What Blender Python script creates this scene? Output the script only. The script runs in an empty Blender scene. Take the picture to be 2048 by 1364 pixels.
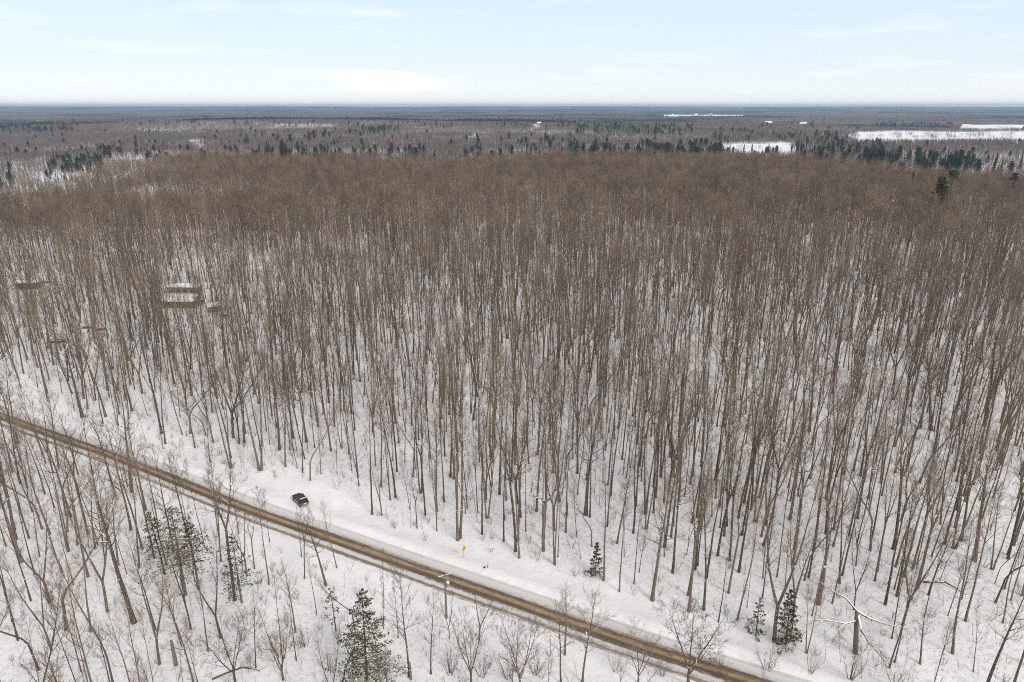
import bpy, math, random
import numpy as np
from mathutils import Vector, Matrix

# ------------------------------------------------------------------ camera, sky, sun, exposure
SC = bpy.context.scene
CAM_H = 76.0
FPX = 1365.0                                  # focal length in pixels of the 2048 px wide photograph
PITCH = math.atan(471 / FPX)
cam_d = bpy.data.cameras.new("camera"); cam = bpy.data.objects.new("camera", cam_d)
SC.collection.objects.link(cam)
cam_d.sensor_width = 36.0; cam_d.lens = 36.0 * FPX / 2048
cam_d.clip_start = 1.0; cam_d.clip_end = 90000
cam.location = (0, 0, CAM_H); cam.rotation_euler = (math.pi / 2 - PITCH, 0, 0)
SC.camera = cam

SUN_EL, SUN_AZ = math.radians(36), math.radians(140)      # azimuth from +Y clockwise: behind and right of the camera
world = bpy.data.worlds.new("World"); SC.world = world; world.use_nodes = True
wn, wl = world.node_tree.nodes, world.node_tree.links
wn.clear()
w_out = wn.new("ShaderNodeOutputWorld"); w_bg = wn.new("ShaderNodeBackground")
w_sky = wn.new("ShaderNodeTexSky"); w_sky.sky_type = 'NISHITA'; w_sky.sun_disc = False
w_sky.sun_elevation = SUN_EL; w_sky.sun_rotation = SUN_AZ; w_sky.altitude = 300
w_sky.air_density = 1.0; w_sky.dust_density = 0.6; w_sky.ozone_density = 1.5
w_tc = wn.new("ShaderNodeTexCoord"); w_sep = wn.new("ShaderNodeSeparateXYZ")
wl.new(w_tc.outputs['Generated'], w_sep.inputs[0])
# thin high overcast: a bright veil over the blue sky, whitest near the horizon
w_ramp = wn.new("ShaderNodeValToRGB"); wl.new(w_sep.outputs['Z'], w_ramp.inputs[0])
cr = w_ramp.color_ramp; cr.elements[0].position = 0.0; cr.elements[0].color = (10.2, 10.3, 10.2, 1)
cr.elements[1].position = 1.0; cr.elements[1].color = (9.9, 9.5, 9.0, 1)
e = cr.elements.new(0.05); e.color = (8.4, 9.35, 10.2, 1)
e = cr.elements.new(0.15); e.color = (7.3, 8.9, 10.6, 1)
e = cr.elements.new(0.40); e.color = (8.8, 8.8, 8.7, 1)
w_mix = wn.new("ShaderNodeMixRGB"); w_mix.inputs[0].default_value = 0.80
wl.new(w_sky.outputs[0], w_mix.inputs[1]); wl.new(w_ramp.outputs[0], w_mix.inputs[2])
# thin streaky clouds and one low cloud bank, both broken up by one stretched noise
def w_math(op, a, b=None):
    n = wn.new("ShaderNodeMath"); n.operation = op
    for i, v in enumerate((a, b)):
        if v is None: continue
        if isinstance(v, (int, float)): n.inputs[i].default_value = v
        else: wl.new(v, n.inputs[i])
    return n.outputs[0]
w_map = wn.new("ShaderNodeMapping"); w_map.inputs['Scale'].default_value = (5.0, 5.0, 40.0)
w_map.inputs['Location'].default_value = (0.35, 0.0, 0.4)
w_noi = wn.new("ShaderNodeTexNoise"); w_noi.inputs['Scale'].default_value = 1.5; w_noi.inputs['Detail'].default_value = 3
wl.new(w_tc.outputs['Generated'], w_map.inputs[0]); wl.new(w_map.outputs[0], w_noi.inputs['Vector'])
strk = w_math('MULTIPLY', w_math('MINIMUM', w_math('MAXIMUM', w_math('SUBTRACT', w_math('MULTIPLY', w_noi.outputs['Fac'], 4.0), 2.2), 0.0), 1.0), 0.38)
cx = w_math('DIVIDE', w_math('ADD', w_sep.outputs['X'], 0.178), 0.085)
cz = w_math('DIVIDE', w_math('SUBTRACT', w_sep.outputs['Z'], 0.030), 0.015)
rr = w_math('ADD', w_math('MULTIPLY', cx, cx), w_math('MULTIPLY', cz, cz))
blob = w_math('SUBTRACT', w_math('ADD', 1.0, w_math('MULTIPLY', w_math('SUBTRACT', w_noi.outputs['Fac'], 0.5), 2.6)), rr)
blob = w_math('MULTIPLY', w_math('MINIMUM', w_math('MAXIMUM', blob, 0.0), 1.0), 0.9)
fac = w_math('MAXIMUM', strk, blob)
w_mix2 = wn.new("ShaderNodeMixRGB"); wl.new(fac, w_mix2.inputs[0]); wl.new(w_mix.outputs[0], w_mix2.inputs[1])
w_mix2.inputs[2].default_value = (10.6, 10.6, 10.7, 1)
world.cycles.sampling_method = 'MANUAL'; world.cycles.sample_map_resolution = 256
w_bg.inputs[1].default_value = 0.1
wl.new(w_mix2.outputs[0], w_bg.inputs[0]); wl.new(w_bg.outputs[0], w_out.inputs[0])

sun_d = bpy.data.lights.new("sun", 'SUN'); sun = bpy.data.objects.new("sun", sun_d); SC.collection.objects.link(sun)
sun_d.energy = 1.5; sun_d.angle = math.radians(17); sun_d.color = (1.0, 0.93, 0.83)
sv = Vector((math.sin(SUN_AZ) * math.cos(SUN_EL), math.cos(SUN_AZ) * math.cos(SUN_EL), math.sin(SUN_EL)))
sun.rotation_euler = sv.to_track_quat('Z', 'Y').to_euler()

SC.view_settings.view_transform = 'Standard'; SC.view_settings.look = 'None'
SC.view_settings.exposure = 0.1; SC.view_settings.gamma = 1.0
SC.view_settings.use_curve_mapping = False
SC.render.engine = 'CYCLES'
cy = SC.cycles
cy.use_denoising = False; cy.debug_use_spatial_splits = True; SC.render.use_persistent_data = False
cy.max_bounces = 3; cy.diffuse_bounces = 2; cy.glossy_bounces = 2; cy.transmission_bounces = 2
cy.volume_bounces = 1; cy.transparent_max_bounces = 4
cy.sample_clamp_indirect = 6
cy.pixel_filter_type = 'BLACKMAN_HARRIS'; cy.filter_width = 1.0

RNG = np.random.RandomState(7)
random.seed(7)
COL = SC.collection
HIDE = bpy.data.collections.new("plant_library")           # sources of the instanced woods, not in the scene

# ------------------------------------------------------------------ small helpers
CP, SP = math.cos(PITCH), math.sin(PITCH)
def ray(px, py):
    u = (px - 1024) / FPX; v = (682 - py) / FPX
    return u, CP + SP * v, -SP + CP * v
def ground_at(px, py, z=0.0):                 # where the photograph's pixel meets level ground at height z
    d = ray(px, py); t = (z - CAM_H) / d[2]
    return d[0] * t, d[1] * t
def height_to(base, top):                     # height of an upright thing from its foot and its top in the photograph
    X, Y = ground_at(*base); d = ray(*top)
    return CAM_H + d[2] * Y / d[1]
def project(x, y, z):
    dz = z - CAM_H
    dep = y * CP - dz * SP; up = y * SP + dz * CP
    return 1024 + FPX * x / dep, 682 - FPX * up / dep, dep

def _hash(ix, iy, seed):
    n = (ix.astype(np.int64) * 374761393 + iy.astype(np.int64) * 668265263 + seed * 1442695041) & 0x7fffffff
    n = ((n ^ (n >> 13)) * 1274126177) & 0x7fffffff
    return ((n ^ (n >> 16)) & 0xffff) / 65535.0
def vn(x, y, scale, seed=0):
    x = np.asarray(x, float) / scale; y = np.asarray(y, float) / scale
    ix = np.floor(x); iy = np.floor(y); fx = x - ix; fy = y - iy
    fx = fx * fx * (3 - 2 * fx); fy = fy * fy * (3 - 2 * fy)
    a = _hash(ix, iy, seed); b = _hash(ix + 1, iy, seed); c = _hash(ix, iy + 1, seed); d = _hash(ix + 1, iy + 1, seed)
    return (a * (1 - fx) + b * fx) * (1 - fy) + (c * (1 - fx) + d * fx) * fy
def fbm(x, y, scale, seed=0, o=4):
    s = 0; a = 0.5; t = 0
    for k in range(o):
        s = s + a * vn(x, y, scale / 2 ** k, seed + 17 * k); t += a; a *= 0.55
    return s / t
def sstep(a, b, x):
    t = np.clip((np.asarray(x, float) - a) / (b - a), 0, 1); return t * t * (3 - 2 * t)

def tag(o, label=None, cat=None, group=None, kind=None):
    if label: o["label"] = label
    if cat: o["category"] = cat
    if group: o["group"] = group
    if kind: o["kind"] = kind
    return o
def mesh_from(name, V, F, mats=(), midx=None, smooth=False):
    me = bpy.data.meshes.new(name)
    me.from_pydata([tuple(v) for v in V] if not isinstance(V, list) else V, [], F)
    for m in mats: me.materials.append(m)
    if midx is not None: me.polygons.foreach_set("material_index", np.asarray(midx, np.int32))
    if smooth: me.polygons.foreach_set("use_smooth", np.ones(len(me.polygons), bool))
    me.update(); return me
def obj(name, me, parent=None, loc=(0, 0, 0), rot=(0, 0, 0), scale=(1, 1, 1)):
    o = bpy.data.objects.new(name, me); COL.objects.link(o)
    if parent: o.parent = parent
    o.location = loc; o.rotation_euler = rot; o.scale = scale
    return o
def empty(name, loc, rz=0.0, scale=1.0, rx=0.0, ry=0.0):
    o = bpy.data.objects.new(name, None); COL.objects.link(o)
    o.location = loc; o.rotation_euler = (rx, ry, rz); o.scale = (scale,) * 3 if not isinstance(scale, tuple) else scale
    o.empty_display_size = 0.2
    return o

class MB:                                     # collects shapes into one mesh
    def __init__(s): s.V = []; s.F = []; s.M = []
    def add(s, vs, fs, m=0):
        n = len(s.V); s.V += [tuple(v) for v in vs]; s.F += [tuple(i + n for i in f) for f in fs]; s.M += [m] * len(fs)
    def box(s, c, d, m=0, rz=0.0):
        cx, cy, cz = c; a, b, h = d[0] / 2, d[1] / 2, d[2] / 2; co, si = math.cos(rz), math.sin(rz)
        vs = []
        for z in (-h, h):
            for x, y in ((-a, -b), (a, -b), (a, b), (-a, b)):
                vs.append((cx + x * co - y * si, cy + x * si + y * co, cz + z))
        s.add(vs, [(3, 2, 1, 0), (4, 5, 6, 7), (0, 1, 5, 4), (1, 2, 6, 5), (2, 3, 7, 6), (3, 0, 4, 7)], m)
    def tube(s, P, R, n=6, m=0, cap=False, ph=0.0):
        P = [Vector(p) for p in P]; N = len(P); vs = []; fs = []
        up = Vector((0.31, 0.95, 0.05))
        for i, p in enumerate(P):
            t = (P[min(i + 1, N - 1)] - P[max(i - 1, 0)]).normalized()
            a = t.cross(up)
            if a.length < 0.1: a = t.cross(Vector((1, 0, 0)))
            a.normalize(); b = t.cross(a)
            for k in range(n):
                an = ph + 2 * math.pi * k / n
                vs.append(p + (a * math.cos(an) + b * math.sin(an)) * R[i])
        for i in range(N - 1):
            for k in range(n):
                k2 = (k + 1) % n
                fs.append((i * n + k, i * n + k2, (i + 1) * n + k2, (i + 1) * n + k))
        if cap: fs.append(tuple(range(n))[::-1]); fs.append(tuple((N - 1) * n + k for k in range(n)))
        s.add(vs, fs, m)
    def needle(s, p, q, r, m=0):              # a tapered three-sided twig
        px, py, pz = p; dx, dy, dz = q[0] - px, q[1] - py, q[2] - pz
        L = math.sqrt(dx * dx + dy * dy + dz * dz) or 1e-6
        ax, ay, az = (dy, -dx, 0.0) if abs(dz) < 0.95 * L else (0.0, dz, -dy)
        l = math.sqrt(ax * ax + ay * ay + az * az) or 1; ax /= l; ay /= l; az /= l
        bx, by, bz = (dy * az - dz * ay) / L, (dz * ax - dx * az) / L, (dx * ay - dy * ax) / L
        n = len(s.V)
        for c, w in ((1.0, 0.0), (-0.5, 0.866), (-0.5, -0.866)):
            s.V.append((px + (ax * c + bx * w) * r, py + (ay * c + by * w) * r, pz + (az * c + bz * w) * r))
        s.V.append((q[0], q[1], q[2]))
        s.F += [(n, n + 1, n + 3), (n + 1, n + 2, n + 3), (n + 2, n, n + 3)]; s.M += [m] * 3
    def mesh(s, name, mats, smooth=False): return mesh_from(name, s.V, s.F, mats, s.M, smooth)
    def build(s, name, mats, parent=None, smooth=False, **k):
        return obj(name, s.mesh(name, mats if isinstance(mats, (list, tuple)) else [mats], smooth), parent, **k)

# ------------------------------------------------------------------ materials
def mat(name):
    m = bpy.data.materials.new(name); m.use_nodes = True
    nt = m.node_tree; b = nt.nodes["Principled BSDF"]; return m, nt, b
def N(nt, t, **kw):
    n = nt.nodes.new(t)
    for k, v in kw.items():
        if k in n.inputs.keys(): n.inputs[k].default_value = v
        else: setattr(n, k, v)
    return n
def ramp(nt, src, stops):
    r = nt.nodes.new("ShaderNodeValToRGB"); nt.links.new(src, r.inputs[0]); c = r.color_ramp
    while len(c.elements) < len(stops): c.elements.new(0.5)
    for e, (p, col) in zip(c.elements, stops):
        e.position = p; e.color = (*col, 1) if len(col) == 3 else col
    return r.outputs[0]
def g3(v): return (v, v, v)
def mixc(nt, fac, a, b):
    n = nt.nodes.new("ShaderNodeMixRGB")
    for i, v in enumerate((fac, a, b)):
        if hasattr(v, 'links') or hasattr(v, 'is_linked'): nt.links.new(v, n.inputs[i])
        elif isinstance(v, (int, float)): n.inputs[i].default_value = v
        else: n.inputs[i].default_value = (*v, 1)
    return n.outputs[0]
def mth(nt, op, a, b=None):
    n = nt.nodes.new("ShaderNodeMath"); n.operation = op
    for i, v in enumerate((a, b)):
        if v is None: continue
        if isinstance(v, (int, float)): n.inputs[i].default_value = v
        else: nt.links.new(v, n.inputs[i])
    return n.outputs[0]
def simple(name, col, rough=0.6, metal=0.0, var=0.12, scale=3.0, spec=0.3):
    m, nt, b = mat(name)
    no = N(nt, "ShaderNodeTexNoise", Scale=scale, Detail=3.0)
    tc = N(nt, "ShaderNodeTexCoord"); nt.links.new(tc.outputs['Object'], no.inputs['Vector'])
    c = ramp(nt, no.outputs['Fac'], [(0.3, tuple(x * (1 - var) for x in col)), (0.7, tuple(min(1, x * (1 + var)) for x in col))])
    nt.links.new(c, b.inputs['Base Color']); b.inputs['Roughness'].default_value = rough
    b.inputs['Metallic'].default_value = metal; b.inputs['Specular IOR Level'].default_value = spec
    return m
SNOWC = (0.86, 0.865, 0.88)
def bark_mat(name, c1, c2, snow_n=None, speck=0.0, lichen=False):
    m, nt, b = mat(name)
    oi = N(nt, "ShaderNodeObjectInfo"); tc = N(nt, "ShaderNodeTexCoord")
    no = N(nt, "ShaderNodeTexNoise", Scale=2.2, Detail=4.0, Roughness=0.7)
    mp = N(nt, "ShaderNodeMapping"); mp.inputs['Scale'].default_value = (3, 3, 0.5)
    nt.links.new(tc.outputs['Object'], mp.inputs[0]); nt.links.new(mp.outputs[0], no.inputs['Vector'])
    f = mth(nt, 'ADD', mth(nt, 'MULTIPLY', no.outputs['Fac'], 0.7), mth(nt, 'MULTIPLY', oi.outputs['Random'], 0.5))
    c = ramp(nt, f, [(0.25, c1), (0.85, c2)])
    if snow_n is not None:
        ge = N(nt, "ShaderNodeNewGeometry"); se = N(nt, "ShaderNodeSeparateXYZ"); nt.links.new(ge.outputs['Normal'], se.inputs[0])
        n2 = N(nt, "ShaderNodeTexNoise", Scale=1.1, Detail=2.0); nt.links.new(tc.outputs['Object'], n2.inputs['Vector'])
        s = mth(nt, 'MULTIPLY', mth(nt, 'GREATER_THAN', se.outputs['Z'], snow_n[0]), mth(nt, 'GREATER_THAN', n2.outputs['Fac'], snow_n[1]))
        c = mixc(nt, s, c, SNOWC)
    if speck:
        n3 = N(nt, "ShaderNodeTexNoise", Scale=4.5, Detail=1.0); nt.links.new(tc.outputs['Object'], n3.inputs['Vector'])
        c = mixc(nt, mth(nt, 'GREATER_THAN', n3.outputs['Fac'], speck), c, SNOWC)
    nt.links.new(c, b.inputs['Base Color']); b.inputs['Roughness'].default_value = 0.95
    b.inputs['Specular IOR Level'].default_value = 0.1
    return m
def twig_mat(name, c1, c2):
    m, nt, b = mat(name); oi = N(nt, "ShaderNodeObjectInfo"); c = ramp(nt, oi.outputs['Random'], [(0.0, c1), (0.55, tuple((p + q) / 2 for p, q in zip(c1, c2))), (1.0, c2)])
    nt.links.new(c, b.inputs['Base Color']); b.inputs['Roughness'].default_value = 0.95; b.inputs['Specular IOR Level'].default_value = 0.1
    return m
BARK = bark_mat("bark", (0.064, 0.049, 0.037), (0.215, 0.165, 0.124), speck=0.70)
LIMB = bark_mat("limb_bark", (0.075, 0.056, 0.044), (0.175, 0.130, 0.098), snow_n=(0.5, 0.56))
LIMBSNOW = bark_mat("snowy_limb_bark", (0.075, 0.056, 0.044), (0.165, 0.122, 0.092), snow_n=(0.45, 0.47))
TWIG = twig_mat("twig_bark", (0.125, 0.094, 0.069), (0.33, 0.245, 0.180))
TWIGR = twig_mat("brush_twig_bark", (0.13, 0.092, 0.068), (0.25, 0.182, 0.138))
FARTWIG = twig_mat("canopy_twig_bark", (0.112, 0.083, 0.062), (0.345, 0.254, 0.187))
GREYTWIG = twig_mat("grey_twig_bark", (0.115, 0.088, 0.073), (0.215, 0.170, 0.142))
MAUVETWIG = twig_mat("mauve_twig_bark", (0.120, 0.088, 0.078), (0.255, 0.192, 0.168))
PALEBARK = twig_mat("pale_aspen_bark", (0.20, 0.175, 0.145), (0.36, 0.32, 0.27))
NEEDLE = bark_mat("conifer_needles", (0.036, 0.042, 0.018), (0.098, 0.100, 0.046), snow_n=(0.55, 0.60))
NEEDLE_OLIVE = bark_mat("olive_conifer_needles", (0.042, 0.050, 0.022), (0.095, 0.100, 0.045), snow_n=(0.6, 0.62))
FARNEEDLE = twig_mat("far_conifer_needles", (0.016, 0.030, 0.018), (0.045, 0.066, 0.038))
SNOWYNEEDLE = bark_mat("snow_dusted_needles", (0.030, 0.044, 0.028), (0.080, 0.098, 0.065), snow_n=(0.35, 0.47))
DEADWOOD = bark_mat("dead_wood", (0.15, 0.12, 0.094), (0.28, 0.228, 0.182))
SNOWCAP = simple("snow_cap", SNOWC, 0.7, var=0.03, scale=2.0)

def snow_ground():
    m, nt, b = mat("snow")
    tc = N(nt, "ShaderNodeTexCoord"); ge = N(nt, "ShaderNodeNewGeometry")
    pos = ge.outputs['Position']
    at = N(nt, "ShaderNodeAttribute", attribute_name="litter")
    n1 = N(nt, "ShaderNodeTexNoise", Scale=1.7, Detail=6.0, Roughness=0.75); nt.links.new(pos, n1.inputs['Vector'])
    n2 = N(nt, "ShaderNodeTexNoise", Scale=0.16, Detail=3.0); nt.links.new(pos, n2.inputs['Vector'])
    base = ramp(nt, n2.outputs['Fac'], [(0.3, (0.80, 0.80, 0.815)), (0.7, (0.875, 0.875, 0.885))])
    # dead leaves, stems and bark crumbs on the forest floor
    sp = ramp(nt, n1.outputs['Fac'], [(0.53, g3(0)), (0.70, g3(1))])
    f = mth(nt, 'MULTIPLY', sp, mth(nt, 'MULTIPLY', at.outputs['Fac'], 0.8))
    c = mixc(nt, f, base, (0.30, 0.235, 0.19))
    nt.links.new(c, b.inputs['Base Color']); b.inputs['Roughness'].default_value = 0.8
    b.inputs['Specular IOR Level'].default_value = 0.2
    bp = N(nt, "ShaderNodeBump", Strength=0.5, Distance=0.7)
    n3 = N(nt, "ShaderNodeTexNoise", Scale=0.42, Detail=5.0, Roughness=0.6); nt.links.new(pos, n3.inputs['Vector'])
    nt.links.new(n3.outputs['Fac'], bp.inputs['Height']); nt.links.new(bp.outputs[0], b.inputs['Normal'])
    return m
SNOW = snow_ground()

# ------------------------------------------------------------------ the lie of the land
RPX = [(-400, 760, 0), (0, 396), (60, 386), (110, 371), (170, 351), (250, 331), (320, 319), (400, 315), (500, 313), (700, 312), (850, 318),
       (1024, 316), (1200, 311), (1400, 308), (1500, 309), (1600, 318), (1700, 330), (1850, 338), (2048, 350)]
_az, _R = [], []
for p in RPX[1:]:
    X, Y = ground_at(p[0], p[1], 23.0); _az.append(math.atan2(X, Y)); _R.append(math.hypot(X, Y))
_az = [-math.pi, -1.2] + _az + [1.2, math.pi]; _R = [350, 420] + _R + [620, 400]
def plateau_R(x, y): return np.interp(np.arctan2(x, y), _az, _R)
PLAIN = -18.0
ROADPX = [(0, 831), (73, 858), (234, 914), (341, 956), (487, 1016), (600, 1054), (700, 1089), (888, 1156), (1000, 1193), (1100, 1229), (1190, 1261), (1280, 1292), (1370, 1321), (1482, 1356)]
RD = [ground_at(*p) for p in ROADPX]
def _ext(a, b, t): return (b[0] + (b[0] - a[0]) * t, b[1] + (b[1] - a[1]) * t)
a_ = RD[1]; b_ = RD[0]; L_ = math.hypot(a_[0] - b_[0], a_[1] - b_[1])
pre = [_ext(a_, b_, 140 / L_), _ext(a_, b_, 60 / L_)]
a2 = RD[-3]; b2 = RD[-1]; L2 = math.hypot(a2[0] - b2[0], a2[1] - b2[1])
RD = pre + RD + [_ext(a2, b2, 30 / L2), _ext(a2, b2, 80 / L2), _ext(a2, b2, 160 / L2)]
def catmull(P, n=10):
    out = []
    for i in range(len(P) - 1):
        p0 = P[max(i - 1, 0)]; p1 = P[i]; p2 = P[i + 1]; p3 = P[min(i + 2, len(P) - 1)]
        for k in range(n):
            t = k / n
            out.append(tuple(0.5 * (2 * p1[j] + (p2[j] - p0[j]) * t + (2 * p0[j] - 5 * p1[j] + 4 * p2[j] - p3[j]) * t * t
                                    + (3 * p1[j] - p0[j] - 3 * p2[j] + p3[j]) * t ** 3) for j in (0, 1)))
    out.append(P[-1]); return out
ROAD = np.array(catmull(RD, 8))
for _ in range(40): ROAD[1:-1] = 0.25 * ROAD[:-2] + 0.5 * ROAD[1:-1] + 0.25 * ROAD[2:]
def road_d(x, y):                             # signed distance: positive on the camera's side
    x = np.asarray(x, float); y = np.asarray(y, float); best = np.where(y > 60 + 0 * x, -1e9, 1e9)
    near = (np.abs(x) < 400) & (np.abs(y) < 450)
    xs, ys = x[near], y[near]; bb = np.full(xs.shape, 1e9); ss = np.ones(xs.shape)
    for i in range(0, len(ROAD) - 1, 2):
        ax, ay = ROAD[i]; bx, by = ROAD[min(i + 2, len(ROAD) - 1)]; dx, dy = bx - ax, by - ay; L = dx * dx + dy * dy
        t = np.clip(((xs - ax) * dx + (ys - ay) * dy) / L, 0, 1); d = np.hypot(xs - ax - t * dx, ys - ay - t * dy)
        c = dx * (ys - ay) - dy * (xs - ax)
        m = d < bb; bb[m] = d[m]; ss[m] = np.where(c[m] < 0, 1.0, -1.0)
    best[near] = bb * ss
    return best
def rd1(x, y): return float(road_d(np.array([x]), np.array([y]))[0])
PULL = ground_at(603, 1004)
def terrain(x, y):
    x = np.asarray(x, float); y = np.asarray(y, float); r = np.hypot(x, y); d = r - plateau_R(x, y)
    h = PLAIN * sstep(-10, 230, d)
    und = sstep(230, 420, r)
    h = h + und * 7.0 * (fbm(x, y, 190, 3, 3) - 0.5)
    # a shallow ravine crossing the left part of the woods
    gx, gy = -250.0, 500.0
    q = (y - 525) + 0.28 * (x + 270)
    h = h - 7.5 * np.exp(-(q / 42.0) ** 2) * sstep(-60, -200, x) * sstep(-560, -420, x)
    ad = np.abs(road_d(x, y))
    h = h + (1 - und) * 1.0 * (fbm(x, y, 26, 9, 3) - 0.5) * sstep(5, 14, ad)
    h = h + 0.55 * np.exp(-((ad - 5.0) / 0.9) ** 2) * (0.3 + 1.0 * vn(x, y, 8, 5)) * (1 - np.exp(-((x - PULL[0]) ** 2 + (y - PULL[1]) ** 2) / 40.0)) - 0.30 * (1 - sstep(3.0, 4.0, ad))
    dd_ = road_d(x, y); h = h - 0.5 * np.exp(-((dd_ + 9.0) / 2.2) ** 2) + 0.7 * sstep(-11, -17, dd_) * (dd_ > -1e8) * (1 - und)
    pr_ = np.hypot(x - PULL[0], y - PULL[1]); h = h + np.exp(-(pr_ / 6.0) ** 2) * (dd_ < 0) * 0.45 * np.exp(-((dd_ + 9.0) / 2.2) ** 2)
    h = h + 0.75 * np.exp(-((pr_ - 6.3) / 0.9) ** 2) * sstep(-7.5, -10, dd_) * (0.5 + 0.7 * vn(x, y, 3, 6))      # bank pushed up round the pull-off
    far = sstep(1400, 3200, r)
    h = h + far * 26.0 * (fbm(x, y, 2300, 21, 4) - 0.5)
    h = h + 26.0 * np.exp(-((x + 1500) / 1300) ** 2 - ((y - 3300) / 700) ** 2)
    h = h + sstep(7000, 19000, r) * (38.0 + 90.0 * (fbm(x, y, 5200, 31, 4) - 0.5))
    return h
def t1(x, y): return float(terrain(np.array([x]), np.array([y]))[0])

# fields and clearings on the plain: pixel boxes of the visible snow (x0,x1,y_top,y_bottom)
FIELDS = []
for (x0, x1, x2, x3, yt, yb) in [(1440, 1592, 1440, 1592, 289.5, 296.5), (1708, 2120, 1708, 2120, 263.5, 274), (1890, 2120, 1905, 2120, 249, 252.3),
                                 (1312, 1500, 1320, 1500, 229, 233), (52, 112, 45, 100, 354, 361), (137, 176, 130, 168, 344, 349),
                                 (268, 303, 262, 303, 314, 325), (1520, 1560, 1520, 1560, 242, 244), (1590, 1625, 1590, 1625, 243, 245),
                                 (384, 402, 384, 402, 281, 286), (225, 262, 222, 258, 317, 322), (64, 88, 64, 88, 246, 249), (1068, 1090, 1068, 1090, 252, 256)]:
    A = ground_at(x0, yt, PLAIN); B = ground_at(x1, yt, PLAIN)
    k = 0.84 if yb < 310 else 0.94
    Cc = ground_at(x3, yb, PLAIN); D = ground_at(x2, yb, PLAIN)
    FIELDS.append([A, B, (Cc[0] * k, Cc[1] * k), (D[0] * k, D[1] * k)])
def in_poly(x, y, P):
    c = np.zeros(np.shape(x), bool); n = len(P)
    for i in range(n):
        x1, y1 = P[i]; x2, y2 = P[(i + 1) % n]
        if y1 == y2: continue
        m = ((y1 > y) != (y2 > y)) & (x < (x2 - x1) * (y - y1) / (y2 - y1) + x1); c ^= m
    return c
def field_mask(x, y):
    m = np.zeros(np.shape(x), bool)
    rs_ = np.hypot(x, y) / 2600.0; xx = x + 90 * rs_ * (fbm(x, y, 130, 77, 3) - 0.5); yy = y + 160 * rs_ * (fbm(x, y, 150, 78, 3) - 0.5)
    for P in FIELDS: m |= in_poly(xx, yy, P)
    return m

EDGE = [ground_at(*p) for p in [(-160, 770), (0, 796), (130, 838), (250, 875), (370, 925), (500, 955), (560, 962), (590, 958), (640, 968), (700, 1012), (780, 1048), (900, 1082), (1000, 1106), (1100, 1135),
                                (1200, 1172), (1310, 1205), (1450, 1250), (1560, 1290), (1640, 1318), (1720, 1350), (1800, 1420)]]
EX = np.array([p[0] for p in EDGE]); EY = np.array([p[1] for p in EDGE])
def beyond_edge(x, y): return y > np.interp(x, EX, EY, left=EY[0] + 10, right=EY[-1] - 40)
def grid_mesh(name, az, rr, zfun, mats, attr=None, keep=None):
    A, R = np.meshgrid(az, rr); X = R * np.sin(A); Y = R * np.cos(A); Z = zfun(X, Y)
    nr, na = A.shape; idx = np.arange(nr * na).reshape(nr, na)
    q = np.stack([idx[:-1, :-1], idx[:-1, 1:], idx[1:, 1:], idx[1:, :-1]], -1).reshape(-1, 4)[:, ::-1]
    if keep is not None:
        k = keep(X, Y); kq = (k[:-1, :-1] | k[:-1, 1:] | k[1:, 1:] | k[1:, :-1]).reshape(-1); q = q[kq]
    me = bpy.data.meshes.new(name); V = np.stack([X, Y, Z], -1).reshape(-1, 3)
    me.vertices.add(len(V)); me.vertices.foreach_set("co", V.astype(np.float32).ravel())
    me.loops.add(q.size); me.loops.foreach_set("vertex_index", q.astype(np.int32).ravel())
    me.polygons.add(len(q)); me.polygons.foreach_set("loop_start", np.arange(0, q.size, 4, dtype=np.int32))
    me.polygons.foreach_set("use_smooth", np.ones(len(q), bool))
    for m in mats: me.materials.append(m)
    me.update(calc_edges=True)
    if attr:
        for nm, fn in attr.items():
            a = me.attributes.new(nm, 'FLOAT', 'POINT'); a.data.foreach_set("value", fn(X, Y).astype(np.float32).ravel())
    return me
azf = np.concatenate([np.linspace(-math.pi, -0.95, 26)[:-1], np.linspace(-0.95, 0.95, 430), np.linspace(0.95, math.pi, 26)[1:]])
rrf = np.concatenate([[0.5, 12, 25, 38], 50 * 1.0125 ** np.arange(0, 525)])
def litter(x, y):
    d = road_d(x, y); r = np.hypot(x, y); e = y - np.interp(x, EX, EY, left=EY[0] + 10, right=EY[-1] - 40)
    return np.where(d > 0, sstep(6, 12, d), sstep(-2, 5, e)) * (r < plateau_R(x, y) + 60)
ground = obj("ground", grid_mesh("ground", azf, rrf, terrain, [SNOW], {"litter": litter})); tag(ground, kind="structure")

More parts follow.
